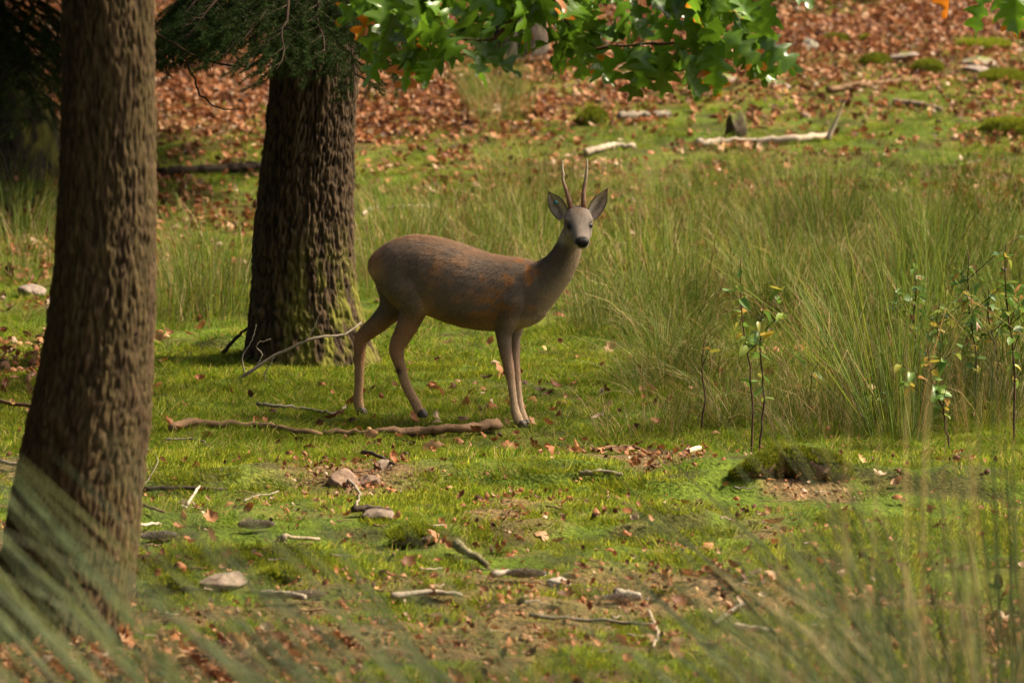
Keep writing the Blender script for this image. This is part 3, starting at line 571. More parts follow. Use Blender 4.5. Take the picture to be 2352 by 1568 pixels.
# ------------------------------------------------------------------ rushes
RC = [(0.15, 0.225, 0.022), (0.19, 0.26, 0.035), (0.105, 0.165, 0.02), (0.27, 0.30, 0.03), (0.21, 0.27, 0.075)]; STRAW = [(0.46, 0.36, 0.15), (0.52, 0.42, 0.22), (0.38, 0.24, 0.09)]
RC_SHADE = [(0.075, 0.105, 0.035), (0.10, 0.13, 0.05), (0.055, 0.08, 0.028), (0.14, 0.155, 0.05), (0.125, 0.14, 0.07)]  # near clump stems, colour darkened to stand for shade
def rush_mesh(ns, rad, hmin, hmax, spread, straw, r=0.0019, lean=(0, 0), bend=0.35, RC=RC):
    mb = MB()
    for q in range(ns):
        a = rng.uniform(0, 6.283); rr = rad * math.sqrt(rng.random()); h = rng.uniform(hmin, hmax); st = rng.random() < straw
        ti = abs(rng.normal(0, spread)) + (0.25 if st else 0) * rng.random(); da = a + rng.normal(0, 0.5); out = np.array([math.cos(da), math.sin(da), 0])
        p0 = np.array([rr * math.cos(a), rr * math.sin(a), -0.03]); d = out * math.sin(ti) + np.array([lean[0], lean[1], math.cos(ti)]); d /= np.linalg.norm(d)
        f = np.array([0, 0.35, 0.7, 1.0])[:, None]; bd = bend * rng.uniform(0.1, 1.2) * (1.5 if st else 1)
        pts = p0 + d * h * f + (out + np.array([lean[0], lean[1], 0])) * bd * h * f ** 2.2 * 0.6 - np.array([0, 0, 1]) * bd * h * f ** 3 * 0.35
        if st and rng.random() < 0.3: pts[3] = pts[2] + (out * 0.8 - np.array([0, 0, 0.5])) * h * 0.25
        c = np.array((STRAW if st else RC)[rng.integers(0, 3 if st else 5)]) * rng.uniform(0.75, 1.3)
        cv = np.repeat(np.array([1.0, 1.0, 1.0, 1.15])[:, None] * c[None], 3, 0)
        tube(mb, pts, r * rng.uniform(0.7, 1.3) * np.array([1, 0.9, 0.7, 0.2]), 3, cv, caps=False)
    return mb.mesh('stems', M['rush'])
RM = [rush_mesh(80, 0.26, 0.25, 0.65, 0.20, 0.3), rush_mesh(110, 0.30, 0.2, 0.55, 0.24, 0.38), rush_mesh(60, 0.20, 0.3, 0.75, 0.22, 0.25), rush_mesh(90, 0.30, 0.15, 0.45, 0.34, 0.55), rush_mesh(110, 0.12, 0.45, 0.9, 0.3, 0.12, lean=(-0.15, 0)), rush_mesh(80, 0.10, 0.3, 0.6, 0.5, 0.2, bend=0.8)]
TK = ['loose upright', 'dense short stemmed', 'tall thin', 'low straw rich', 'tall fanning', 'arching']
def tuft(p, k, s=1.0, label='', group='', rz=None, tilt=(0, 0)):
    o = link('rush_tuft', RM[k], None, p); o.scale = (s, s, s * random.uniform(0.9, 1.1)); o.rotation_euler = (tilt[0], tilt[1], random.uniform(0, 6.28) if rz is None else rz); return tag(o, label, 'rush tuft', group)
def field(n, u0, u1, v0, v1, ks, s0, s1, label, group, keep=None):
    c = 0
    while c < n:
        u = random.uniform(u0, u1); v = random.uniform(v0, v1)
        if keep and not keep(u, v): continue
        p = G(u, v); kk = random.choice(ks); tuft(p, kk, random.uniform(s0, s1), TK[kk] + ' ' + label, group); c += 1
field(74, 830, 1950, 500, 770, [0, 1, 1, 2], 0.62, 0.95, 'green rush tuft in the stand behind the deer', 'rushes behind the deer', lambda u, v: v < 690 or u > 1300)
field(40, 1150, 2380, 400, 560, [0, 1, 3, 3], 0.45, 0.75, 'rush tuft on the far side of the stand', 'far rushes', None)
field(70, 1780, 2400, 560, 960, [0, 1, 2, 3, 3, 4], 0.65, 1.0, 'rush tuft among the leafy saplings', 'rushes among the saplings', lambda u, v: not (1640 < u < 1850 and v > 760))
field(20, 1440, 1720, 720, 940, [1, 3, 5], 0.5, 0.8, 'rush tuft beside the open moss before the deer', 'arching rushes beside the deer', None)
field(38, 1440, 2380, 830, 1000, [3, 5, 1], 0.4, 0.7, 'rush tuft fringing the moss behind the mossy log', 'rushes fringing the moss', lambda u, v: not (1740 < u < 1900 and v < 900))
field(14, 360, 585, 600, 790, [0, 2, 1], 0.6, 0.95, 'rush tuft growing between the two trunks', 'rushes between the trunks', None)
field(6, -20, 105, 470, 640, [0, 2], 0.6, 0.9, 'rush tuft in shade beyond the leaning trunk', 'rushes beyond the leaning trunk', None)
field(5, 1090, 1200, 215, 300, [0], 0.6, 0.9, 'tuft alone on the far leaf litter', 'tufts on the far litter', None)
big = tuft(G(2050, 1010), 4, 1.15, 'big fan of blue green rushes behind the mossy log', 'x', 0.2); del big['group']
# out of focus clumps close to the photographer
FM = [rush_mesh(14, 0.2, 0.7, 1.25, 0.22, 0.0, r=0.0040, lean=(-0.75, 0), bend=0.25, RC=RC_SHADE), rush_mesh(38, 0.24, 0.6, 1.1, 0.24, 0.12, r=0.0024, lean=(-0.12, 0), bend=0.3, RC=RC_SHADE), rush_mesh(10, 0.16, 0.5, 1.0, 0.22, 0.15, r=0.0034, lean=(-0.1, 0), bend=0.3, RC=RC_SHADE)]
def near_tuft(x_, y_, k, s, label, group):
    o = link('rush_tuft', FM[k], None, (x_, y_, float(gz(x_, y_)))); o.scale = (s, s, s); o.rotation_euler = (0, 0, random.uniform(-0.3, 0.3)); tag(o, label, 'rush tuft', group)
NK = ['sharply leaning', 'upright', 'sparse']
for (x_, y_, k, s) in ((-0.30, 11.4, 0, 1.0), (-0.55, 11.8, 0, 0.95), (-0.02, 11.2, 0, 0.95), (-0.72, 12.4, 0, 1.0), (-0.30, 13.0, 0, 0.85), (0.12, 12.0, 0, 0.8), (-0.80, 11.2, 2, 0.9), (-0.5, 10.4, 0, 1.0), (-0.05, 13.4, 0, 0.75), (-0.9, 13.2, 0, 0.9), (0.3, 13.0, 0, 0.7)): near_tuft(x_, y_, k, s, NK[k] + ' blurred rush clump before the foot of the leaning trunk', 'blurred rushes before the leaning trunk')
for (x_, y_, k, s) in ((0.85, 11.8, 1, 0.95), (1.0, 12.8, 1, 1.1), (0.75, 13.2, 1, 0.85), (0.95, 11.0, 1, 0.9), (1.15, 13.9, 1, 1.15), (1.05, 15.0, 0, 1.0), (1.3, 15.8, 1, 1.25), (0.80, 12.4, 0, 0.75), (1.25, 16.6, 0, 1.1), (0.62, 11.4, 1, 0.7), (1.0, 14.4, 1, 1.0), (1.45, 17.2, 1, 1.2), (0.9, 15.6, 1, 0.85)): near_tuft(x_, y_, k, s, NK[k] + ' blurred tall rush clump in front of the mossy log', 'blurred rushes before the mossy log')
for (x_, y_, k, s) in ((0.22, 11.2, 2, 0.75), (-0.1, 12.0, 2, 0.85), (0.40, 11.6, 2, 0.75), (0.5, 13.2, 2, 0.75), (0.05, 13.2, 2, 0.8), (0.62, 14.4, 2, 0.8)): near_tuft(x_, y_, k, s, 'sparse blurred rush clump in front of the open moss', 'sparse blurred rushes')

# ------------------------------------------------------------------ saplings
SL = []
for k in range(3):
    L = 0.048; V = []; F4 = []
    for q in range(6):
        t = q / 5; hw = 0.015 * math.sin(math.pi * min(1, t * 0.93 + 0.05)) ** 0.7
        for s in (-1, 0, 1): V.append((t * L, s * hw, abs(s) * hw * (0.3 + 0.2 * k) - 0.35 * k * L * t * t))
    for q in range(5):
        for s in (0, 1): F4.append((q * 3 + s, q * 3 + s + 1, q * 3 + s + 4, q * 3 + s + 3))
    SL.append(new_mesh('leaf', V, np.array(F4), M['sapleaf']))
def sapling(u, v, utop, vtop, nl, label, side=3, spread=0.12):
    p = G(u, v); e = Vector(P(utop, vtop, p.y + 0.05)); root = empty('sapling', p); tag(root, label, 'sapling')
    H = e - p; sp = smooth_path([(0, 0, -0.03), tuple(H * 0.4 + Vector((0.012, 0, 0))), tuple(H * 0.75 - Vector((0.01, 0, 0))), tuple(H)], 16, 0.002)
    mb = MB(); tube(mb, sp, np.linspace(0.0055, 0.002, 16), 5, (0.07, 0.035, 0.025)); mb.obj('stem', M['deadwood'], root)
    spots = [(sp[int(f * 15)], None) for f in rng.uniform(0.35, 1.0, nl // 2)]
    for q in range(side):
        f = rng.uniform(0.4, 0.9); b0 = sp[int(f * 15)]; a = rng.uniform(0, 6.28); d = np.array([math.cos(a), math.sin(a) * 0.6, 0.75]) * spread * rng.uniform(0.8, 2.0)
        mb = MB(); tp = np.stack([b0, b0 + d * 0.5 + [0, 0, 0.01], b0 + d]); tube(mb, tp, [0.0022, 0.0018, 0.001], 4, (0.08, 0.045, 0.03)); mb.obj('twig', M['deadwood'], root)
        spots += [(b0 + d * f2, None) for f2 in rng.uniform(0.3, 1.0, max(1, nl // (2 * side)))]
    for b0, _ in spots:
        o = link('leaf', SL[random.randrange(3)], root, tuple(b0)); s = random.uniform(0.7, 1.2); o.scale = (s, s, s); o.rotation_euler = (random.gauss(0, 0.5), random.uniform(-0.5, 0.7), random.uniform(0, 6.28))
sapling(1727, 1050, 1702, 590, 34, 'slim sapling with a dark straight stem rising behind the end of the mossy log')
sapling(1741, 1045, 1755, 690, 34, 'shorter sapling with yellowing leaves close beside the straight dark stemmed one')
sapling(1606, 1000, 1622, 775, 5, 'thin nearly bare red brown shoot at the edge of the arching rushes', 1)
sapling(2240, 960, 2225, 590, 84, 'bushy sapling with a dark stem and many small leaves in the tall rushes', 7, 0.17)
sapling(2330, 1010, 2310, 560, 70, 'leafy sapling with yellow leaves beside the bushy dark stemmed sapling', 5, 0.16)
sapling(2090, 900, 2110, 640, 50, 'low sapling with bright green leaves within the fan of rushes', 5, 0.13)
sapling(2290, 905, 2270, 660, 44, 'dense low sapling with pale upturned leaves behind the bushy one', 6, 0.15)
sapling(2150, 880, 2160, 690, 36, 'small sapling with yellow green leaves at the back of the rushes', 5, 0.14)
sapling(2010, 985, 1990, 860, 18, 'short shoot with bright leaves at the foot of the fan of rushes', 3, 0.09)
sapling(1840, 960, 1880, 830, 12, 'short leaning shoot with a few orange leaves left of the fan of rushes', 2, 0.06)
sapling(2180, 1040, 2130, 800, 40, 'slanting sapling with pale leaves in front of the bushy one', 4, 0.14)

# ------------------------------------------------------------------ branches, twigs, stones, cones on the ground
def ground_branch(name, pix, r0, r1, label, cat, c, n=30, lift=0.5, seg=7, jit=0.004, subs=(), group=None, rough=0.18):
    g = [G(u, v) for u, v in pix]; base = g[0]; rad = [r0 + (r1 - r0) * k / (len(g) - 1) for k in range(len(g))]
    pp = smooth_path([tuple(q - base + Vector((0, 0, rad[k] * lift + 0.018))) for k, q in enumerate(g)], n, jit)
    mb = MB(); cv = np.array(c)[None] * (0.55 + 0.9 * fbm(np.arange(n) * 0.6, np.zeros(n), 0, int(abs(pix[0][0])), 2))[:, None]
    cv = np.concatenate([np.repeat(cv, seg, 0), np.array([c, c])]); tube(mb, pp, np.linspace(r0, r1, n), seg, cv, rough)
    if subs:
        root = empty(name, base); mb.obj('stem', M['deadwood'], root); o = root
        for sub in subs:
            gs = [Vector(P(u, v, base.y + dy)) - base if dy is not None else G(u, v) - base for u, v, dy in sub]
            m2 = MB(); tube(m2, smooth_path([tuple(q) for q in gs], 10, 0.002), np.linspace(max(0.003, r1), 0.0015, 10), 5, c); m2.obj('twig', M['deadwood'], root)
    else: o = mb.obj(name, M['deadwood'], None, loc=base)
    return tag(o, label, cat, group)
BRW = (0.19, 0.115, 0.06); GRY = (0.24, 0.195, 0.145); PALE = (0.44, 0.35, 0.26); DRK = (0.07, 0.05, 0.035)
ground_branch('fallen_branch', [(395, 998), (440, 985), (520, 988), (600, 990), (680, 1002), (740, 1010)], 0.020, 0.010, 'long brown fallen branch lying across the moss between trunk and deer', 'branch', BRW, subs=([(440, 985, None), (400, 982, None), (368, 984, None)],))
ground_branch('fallen_branch', [(740, 1008), (800, 1010), (880, 1006), (960, 1008), (1050, 1003), (1143, 994)], 0.010, 0.024, 'fallen branch with a pale snapped end lying in front of the deer', 'branch', (0.17, 0.10, 0.055), lift=0.8, rough=0.28)
ground_branch('pale_branch', [(1345, 362), (1375, 352), (1410, 346), (1460, 346)], 0.022, 0.016, 'short bleached branch in the grass beyond the antlers', 'branch', PALE)
ground_branch('pale_branch', [(1600, 341), (1660, 337), (1740, 336), (1820, 330), (1900, 322)], 0.026, 0.020, 'long bleached branch with a bent up end in the far grass', 'branch', PALE, subs=([(1900, 322, 0.0), (1915, 290, 0.0), (1940, 235, 0.0)],))
ground_branch('fallen_branch', [(830, 500), (870, 487), (930, 485), (1000, 484)], 0.012, 0.010, 'thin bleached branch in the grass beside the furrowed trunk', 'branch', PALE)
ground_branch('fallen_branch', [(1410, 105 + 470), (1440, 568)], 0.008, 0.006, 'short stick in the rushes behind the deer', 'stick', GRY)
ground_branch('fallen_branch', [(360, 408), (450, 402), (540, 396), (600, 392)], 0.03, 0.02, 'dark fallen branch in the grass beyond the furrowed trunk', 'branch', DRK)
ground_branch('fallen_branch', [(2050, 245), (2110, 252), (2160, 262)], 0.025, 0.02, 'dark fallen branch on the far mossy ground', 'branch', (0.20, 0.14, 0.10))
ground_branch('fallen_branch', [(1900, 215), (1960, 208), (2040, 198), (2110, 190)], 0.022, 0.012, 'thin brown fallen branch at the edge of the far leaf litter', 'branch', BRW)
ground_branch('fallen_branch', [(1420, 280), (1480, 275), (1540, 270)], 0.03, 0.02, 'greyish fallen branch on the edge of the leaf litter', 'branch', GRY)
# branch propped up in front of the furrowed trunk
Bb = G(545, 870); root = empty('dead_branch', Bb); tag(root, 'bare forked dead branch propped in front of the furrowed trunk', 'branch')
def rb(u, v, dy=0.0): return Vector(P(u, v, Bb.y + dy)) - Bb
def bpart(lst, r0, r1, c=GRY, nm='twig'):
    mb = MB(); tube(mb, smooth_path([tuple(rb(*q)) for q in lst], 18, 0.002), np.linspace(r0, r1, 18), 6, c, 0.15); mb.obj(nm, M['deadwood'], root)
bpart([(430, 934, 0.2), (480, 905, 0.1), (520, 893, 0.05), (552, 868), (600, 835), (660, 802), (720, 776), (790, 768, 0.1), (830, 740, 0.2)], 0.011, 0.004, GRY, 'stem')
bpart([(425, 938, 0.2), (470, 912, 0.1), (515, 897, 0.05), (550, 900), (575, 925)], 0.010, 0.004, DRK)
bpart([(563, 862), (558, 815), (575, 790), (588, 745)], 0.004, 0.0015); bpart([(590, 842), (600, 812), (588, 795), (622, 778)], 0.004, 0.0015); bpart([(700, 784), (720, 755), (735, 720)], 0.004, 0.0015); bpart([(630, 818), (608, 870), (612, 895)], 0.004, 0.0015)
bpart([(510, 810, 0.9), (550, 770, 0.9), (582, 738, 0.8), (600, 700, 0.7)], 0.009, 0.003, DRK)
ground_branch('fallen_branch', [(590, 938), (640, 943), (700, 950), (760, 958), (800, 940)], 0.008, 0.004, 'thin grey twig curving over the moss behind the deer hind hooves', 'twig', GRY, subs=([(700, 950, None), (640, 920, None), (600, 930, None)],))
# small sticks in the foreground
hero = [((320, 1140), (400, 1136), (520, 1138), 0.010, DRK, 'dark curved stick beside the foot of the leaning trunk'), ((430, 1175), (445, 1150), (458, 1130), 0.007, PALE, 'short pale stick resting on the dark curved stick'),
        ((320, 1175), (350, 1182), (378, 1190), 0.008, BRW, 'short brown twig against the leaning trunk foot'), ((300, 1226), (335, 1220), (368, 1216), 0.007, PALE, 'pale straight twig above the grey cone'),
        ((380, 1022), (420, 1020), (490, 1042), 0.005, GRY, 'thin bent grey twig below the long brown branch'), ((835, 1055), (870, 1062), (905, 1080), 0.010, DRK, 'dark bent stick above the brown stone'),
        ((795, 1110), (815, 1130), (818, 1175), 0.007, GRY, 'forked twig leaning under the brown stone'), ((905, 1290), (925, 1262), (938, 1245), 0.006, BRW, 'short brown twig rising out of the moss'),
        ((1050, 1275), (1080, 1295), (1118, 1318), 0.020, (0.22, 0.19, 0.10), 'stubby mossy piece of wood lying on the open moss'), ((810, 1190), (850, 1185), (900, 1192), 0.014, DRK, 'blackened piece of wood in front of the flat stone'),
        ((1360, 1048), (1420, 1042), (1470, 1044), 0.010, (0.26, 0.15, 0.08), 'rusty brown stick in the bright moss'), ((1575, 1055), (1590, 1050), (1606, 1043), 0.012, (0.6, 0.48, 0.3), 'short pale snapped stick near the mossy log'),
        ((1330, 1105), (1380, 1100), (1430, 1104), 0.012, GRY, 'grey flat stick at the edge of the moss step'), ((1490, 1420), (1510, 1470), (1500, 1500), 0.007, (0.42, 0.32, 0.22), 'crooked pale twig standing up in the foreground'),
        ((1215, 1430), (1350, 1440), (1500, 1450), 0.008, GRY, 'long thin grey twig across the bare foreground'), ((1690, 1460), (1740, 1466), (1790, 1470), 0.014, (0.45, 0.36, 0.27), 'pale bark strip in the right foreground moss'),
        ((1640, 1450), (1680, 1420), (1720, 1400), 0.008, GRY, 'grey slanting twig behind the pale bark strip'), ((1410, 1390), (1440, 1388), (1470, 1390), 0.018, (0.38, 0.33, 0.25), 'cut end of a pale buried stick'),
        ((600, 1390), (650, 1386), (700, 1392), 0.016, (0.3, 0.25, 0.18), 'half buried grey stick on the bare soil'), ((330, 1030), (350, 1100), (300, 1160), 0.003, GRY, 'hair thin dry stem beside the leaning trunk'),
        ((-10, 935), (60, 945), (110, 960), 0.010, BRW, 'brown stick on the left of the leaning trunk'), ((0, 1075), (40, 1080), (70, 1075), 0.009, GRY, 'grey stick half hidden by the leaning trunk'),
        ((560, 1165), (600, 1150), (640, 1140), 0.005, GRY, 'tiny grey twig in the grass of the open moss'), ((900, 1390), (980, 1378), (1060, 1384), 0.012, (0.33, 0.27, 0.2), 'weathered grey root end in the bare patch'),
        ((1130, 1340), (1180, 1332), (1240, 1336), 0.012, (0.42, 0.35, 0.27), 'bleached flat wood chip on the bare patch'), ((650, 1255), (690, 1252), (735, 1255), 0.011, (0.34, 0.27, 0.17), 'light brown stick beyond the small round hole')]
for a_, b_, c_, r_, cl_, lab in hero: ground_branch('stick', [a_, b_, c_], r_, r_ * 0.65, lab, 'stick', cl_, 12, 1.2, 6, 0.002)
for q in range(70):
    u = random.uniform(300, 2000); v = random.uniform(1130, 1540); a = random.gauss(0, 0.25); L_ = random.uniform(18, 70)
    ground_branch('twig', [(u, v), (u + L_ * 0.5, v + random.uniform(-4, 4)), (u + L_, v + L_ * math.sin(a) * 0.5)], random.uniform(0.002, 0.005), 0.0015, 'thin dry twig lying in the foreground moss and soil', 'twig', random.choice([GRY, PALE, BRW, BRW]), 8, 2.0, 5, 0.002, group='twigs on the foreground moss')
def stone(u, v, wpx, hpx, label, c, moss=0.0, seed=0, cat='stone', name='stone', flat=1.0, depth=0.8, sub=4, up=0.22):
    p = G(u, v); s = scl(p.y); bm = bmesh.new(); bmesh.ops.create_icosphere(bm, subdivisions=sub, radius=1); V = np.array([tuple(q.co) for q in bm.verts]); F = np.array([[q.index for q in f.verts] for f in bm.faces]); bm.free()
    n1 = fbm(V[:, 0] * 1.3 + seed, V[:, 1] * 1.3, V[:, 2] * 1.3, seed, 3); n2 = vnoise(V[:, 0] * 5, V[:, 1] * 5, V[:, 2] * 5, seed + 4)
    q = V.copy(); rs = np.random.default_rng(seed + 900)
    for f_ in range(13):
        pn = rs.normal(size=3); pn /= np.linalg.norm(pn); pd = rs.uniform(0.55, 0.85); ex = np.clip(q @ pn - pd, 0, None)[:, None]; q = q - ex * pn * (0.92 if moss < 0.9 else 0.5)
    r = (0.85 + 0.5 * n1 + 0.05 * n2)[:, None]
    D = q * r * np.array([wpx / 2 / s, wpx / 2 / s * depth, hpx / s * 0.62 * flat])
    C = np.array(c)[None] * 0.8 * (0.6 + 0.8 * fbm(V[:, 0] * 3, V[:, 1] * 3, V[:, 2] * 3, seed + 8, 3))[:, None]
    if moss > 0:
        mk = (sstep(0.0, 0.5, V[:, 2] * 0.8 + (n2 - 0.5) * 0.8 + moss - 0.5))[:, None]; C = C * (1 - mk) + np.array([0.15, 0.175, 0.025]) * (0.6 + 0.7 * n2)[:, None] * mk
    o = obj(name, D, F, M['stone'], None, C, smooth=True, loc=(p.x, p.y, p.z + hpx / s * up)); o.rotation_euler = (0, 0, random.uniform(-0.4, 0.4))
    if moss > 0.3:
        area = wpx * wpx / s / s * depth; n_ = int(min(9000, area * 60000)); fc = D[F]; cen = fc.mean(1); nn = np.cross(fc[:, 1] - fc[:, 0], fc[:, 2] - fc[:, 0]); a_ = np.linalg.norm(nn, axis=1); nn = nn / (a_[:, None] + 1e-12)
        wgt = a_ * sstep(-0.35, 0.35, nn[:, 2] + (moss - 0.7) * 0.8); pk_ = rng.choice(len(F), n_, p=wgt / wgt.sum()); bc = rng.dirichlet((1, 1, 1), n_); pp = (fc[pk_] * bc[..., None]).sum(1)
        dr = nn[pk_] + rng.normal(0, 0.45, (n_, 3)) + [0, 0, 0.4]; dr /= np.linalg.norm(dr, axis=1)[:, None]; wv = np.cross(dr, rng.normal(size=(n_, 3))); wv /= np.linalg.norm(wv, axis=1)[:, None]; ln = rng.uniform(0.008, 0.026, (n_, 1)) * (0.6 + fbm(pp[:, 0] * 14, pp[:, 1] * 14, pp[:, 2] * 14, seed, 2))[:, None]
        mv = np.stack([pp - wv * 0.0035, pp + wv * 0.0035, pp + dr * ln], 1).reshape(-1, 3); mcv = np.repeat(np.array(MCOL)[rng.integers(0, 4, n_)] * rng.uniform(0.6, 1.2, (n_, 1)), 3, 0)
        mo = obj('moss', mv, np.arange(n_ * 3).reshape(-1, 3), M['moss'], o, mcv, smooth=False); mo['kind'] = 'stuff'
    return tag(o, label, cat)
stone(792, 1118, 92, 52, 'angular brown stone with a pale sunlit top in the foreground', (0.34, 0.22, 0.15), 0, 3)
stone(848, 1112, 50, 26, 'small brown stone leaning on the angular one', (0.30, 0.20, 0.14), 0, 5)
stone(868, 1196, 90, 32, 'flat grey brown stone behind the blackened wood', (0.27, 0.20, 0.15), 0, 7)
stone(950, 1245, 120, 42, 'low grey stone half overgrown with moss', (0.22, 0.18, 0.12), 0.35, 9)
stone(400, 1355, 100, 42, 'rounded brown stone partly behind the blurred rushes', (0.18, 0.13, 0.085), 0.35, 11)
stone(505, 1345, 110, 40, 'pale grey stone on the bare soil', (0.34, 0.25, 0.19), 0, 13)
stone(650, 1340, 130, 36, 'long pale stone with moss around it on the bare soil', (0.28, 0.21, 0.15), 0.45, 15)
stone(1280, 1345, 60, 24, 'small whitish stone at the edge of the bare patch', (0.45, 0.38, 0.30), 0, 17)
stone(430, 1165, 44, 24, 'small reddish stone next to the short pale stick', (0.30, 0.20, 0.15), 0, 19)
stone(880, 1075, 40, 24, 'small stone above the angular brown one', (0.3, 0.22, 0.16), 0, 21)
stone(560, 1300, 90, 24, 'flat moss covered stone in the shaded foreground', (0.22, 0.16, 0.11), 0.6, 22)
g0 = G(1690, 1100); lp = smooth_path([tuple(G(u, v) - g0 + Vector((0, 0, h_))) for u, v, h_ in ((1680, 1098, 0.0), (1730, 1094, 0.03), (1790, 1094, 0.045), (1850, 1096, 0.045), (1900, 1098, 0.035), (1940, 1102, 0.01))], 40, 0.004)
lm = MB(); lr = np.interp(np.linspace(0, 1, 40), [0, 0.2, 0.5, 0.75, 1], [0.012, 0.04, 0.058, 0.055, 0.035]) * (0.93 + 0.14 * fbm(np.arange(40) * 0.35, np.zeros(40), 0, 5, 2)); tube(lm, lp, lr, 18, (0.10, 0.065, 0.04), 0.16)
log = lm.obj('mossy_log', M['deadwood'], None, loc=g0); tag(log, 'dark rotten log thickly grown with yellow green moss', 'log')
LV = np.concatenate(lm.V); LF = np.concatenate(lm.F4); fc = LV[LF]; nn = np.cross(fc[:, 1] - fc[:, 0], fc[:, 3] - fc[:, 0]); nn /= np.linalg.norm(nn, axis=1)[:, None] + 1e-9; cen = fc.mean(1); ax_ = np.array([lp[np.argmin(np.linalg.norm(lp - c_, axis=1))] for c_ in cen]); nn *= np.sign(np.sum(nn * (cen - ax_), 1))[:, None]
wgt = sstep(-0.35, 0.35, nn[:, 2] + 0.9 * (fbm(cen[:, 0] * 9, cen[:, 1] * 9, cen[:, 2] * 9, 77, 2) - 0.55)); n_ = 14000; pk_ = rng.choice(len(LF), n_, p=wgt / wgt.sum()); bc = rng.dirichlet((1, 1, 1, 1), n_); pp = (fc[pk_] * bc[..., None]).sum(1)
dr = nn[pk_] + rng.normal(0, 0.45, (n_, 3)) + [0, 0, 0.4]; dr /= np.linalg.norm(dr, axis=1)[:, None]; wv = np.cross(dr, rng.normal(size=(n_, 3))); wv /= np.linalg.norm(wv, axis=1)[:, None]
mo = obj('moss', np.stack([pp - wv * 0.003, pp + wv * 0.003, pp + dr * rng.uniform(0.008, 0.026, (n_, 1))], 1).reshape(-1, 3), np.arange(n_ * 3).reshape(-1, 3), M['moss'], log, np.repeat(np.array(MCOL)[rng.integers(0, 4, n_)] * rng.uniform(0.6, 1.2, (n_, 1)), 3, 0), smooth=False); mo['kind'] = 'stuff'
stone(1860, 118, 46, 34, 'pale cream pointed stone on the far leaf litter', (0.55, 0.5, 0.36), 0, 33)
for k, (u, v, w_, h_, mo, lab) in enumerate(((2075, 140, 80, 26, 0.1, 'rounded brown stone between two far moss cushions'), (1660, 190, 60, 22, 0.1, 'greyish stone under the oak leaf tips'), (1790, 205, 50, 26, 0.2, 'square grey stone on the edge of the far litter'), (2250, 150, 90, 22, 0.2, 'long flat grey stone on the far right litter'), (1000, 140, 40, 18, 0.0, 'small pinkish stone on the far litter beside the rushes'), (1245, 142, 60, 18, 0.1, 'pale stone at the foot of the brown grey trunk'), (70, 680, 70, 30, 0.0, 'pale stone in the leaf pile beyond the leaning trunk'), (2110, 175, 30, 14, 0, 'tiny whitish stone below the far moss cushions'), (2240, 165, 60, 16, 0.0, 'bright flat stone beside the far grey one'))):
    stone(u, v, w_, h_, lab, (0.34, 0.26, 0.21), mo, 40 + k)
for k, (u, v, w_, h_, lab) in enumerate(((2010, 152, 70, 32, 'rounded far moss cushion left of the brown stone'), (2130, 168, 70, 34, 'rounded far moss cushion right of the brown stone'), (1920, 98, 60, 20, 'small far moss cushion behind the cream stone'), (2260, 110, 120, 24, 'wide flat moss cushion near the far wire fence'), (2310, 190, 130, 30, 'large moss cushion at the right end of the far litter'), (1990, 95, 40, 14, 'tiny moss cushion on the dark far litter'), (1360, 285, 70, 44, 'shaggy moss hummock in front of the far litter'), (2320, 310, 120, 50, 'dark mossy bank in the far grass'), (1930, 1200, 110, 30, 'low moss cushion in front of the mossy log'))):
    stone(u, v, w_, h_, lab, (0.09, 0.07, 0.04), 1.0, 60 + k, 'moss cushion', 'moss_cushion', 0.9, 0.9)
# rotten stump
stone(1690, 322, 50, 70, 'dark broken stump in the far grass beside the long bleached branch', (0.10, 0.07, 0.045), 0.2, 80, 'stump', 'tree_stump', 1.3, 0.9)
# cones
def cone_mesh():
    mb = MB(); N = 110
    for k in range(N):
        t = k / N; a = k * 2.39996; L = 0.13; r = 0.017 * math.sin(math.pi * (0.12 + 0.84 * t)) ** 0.6; x_ = (t - 0.5) * L
        o_ = np.array([0, math.cos(a), math.sin(a)]); tn = np.array([0, -math.sin(a), math.cos(a)]); c0 = np.array([x_, 0, 0])
        V = [c0 + o_ * r * 0.3 - tn * 0.003, c0 + o_ * r * 0.3 + tn * 0.003, c0 + o_ * r + tn * 0.0065 + [0.008, 0, 0], c0 + o_ * r * 1.05 + [0.014, 0, 0], c0 + o_ * r - tn * 0.0065 + [0.008, 0, 0]]
        mb.add(V, [[0, 1, 2], [0, 2, 3], [0, 3, 4]], (), np.array([(0.25, 0.18, 0.12)] * 2 + [(0.5, 0.42, 0.34)] * 3) * rng.uniform(0.8, 1.2))
    tube(mb, [(-0.06, 0, 0), (0, 0, 0), (0.06, 0, 0)], [0.006, 0.011, 0.004], 6, (0.12, 0.08, 0.05)); return mb.mesh('spruce_cone', M['deadwood'], False)
CM = cone_mesh()
for (u, v, rz, lab) in ((585, 1222, 0.05, 'long pale spruce cone lying on the open moss'), (362, 1248, 0.35, 'pale spruce cone lying close beside the leaning trunk'), (1205, 1335, -0.1, 'whitish spruce cone on the bare patch'), (1425, 1392, 0.1, 'spruce cone half hidden in the foreground moss'), (700, 1385, 0.2, 'spruce cone in front of the pale stones')):
    p = G(u, v); o = link('spruce_cone', CM, None, (p.x, p.y, p.z + 0.03)); o.rotation_euler = (random.uniform(0, 6), 0, rz); tag(o, lab, 'cone')
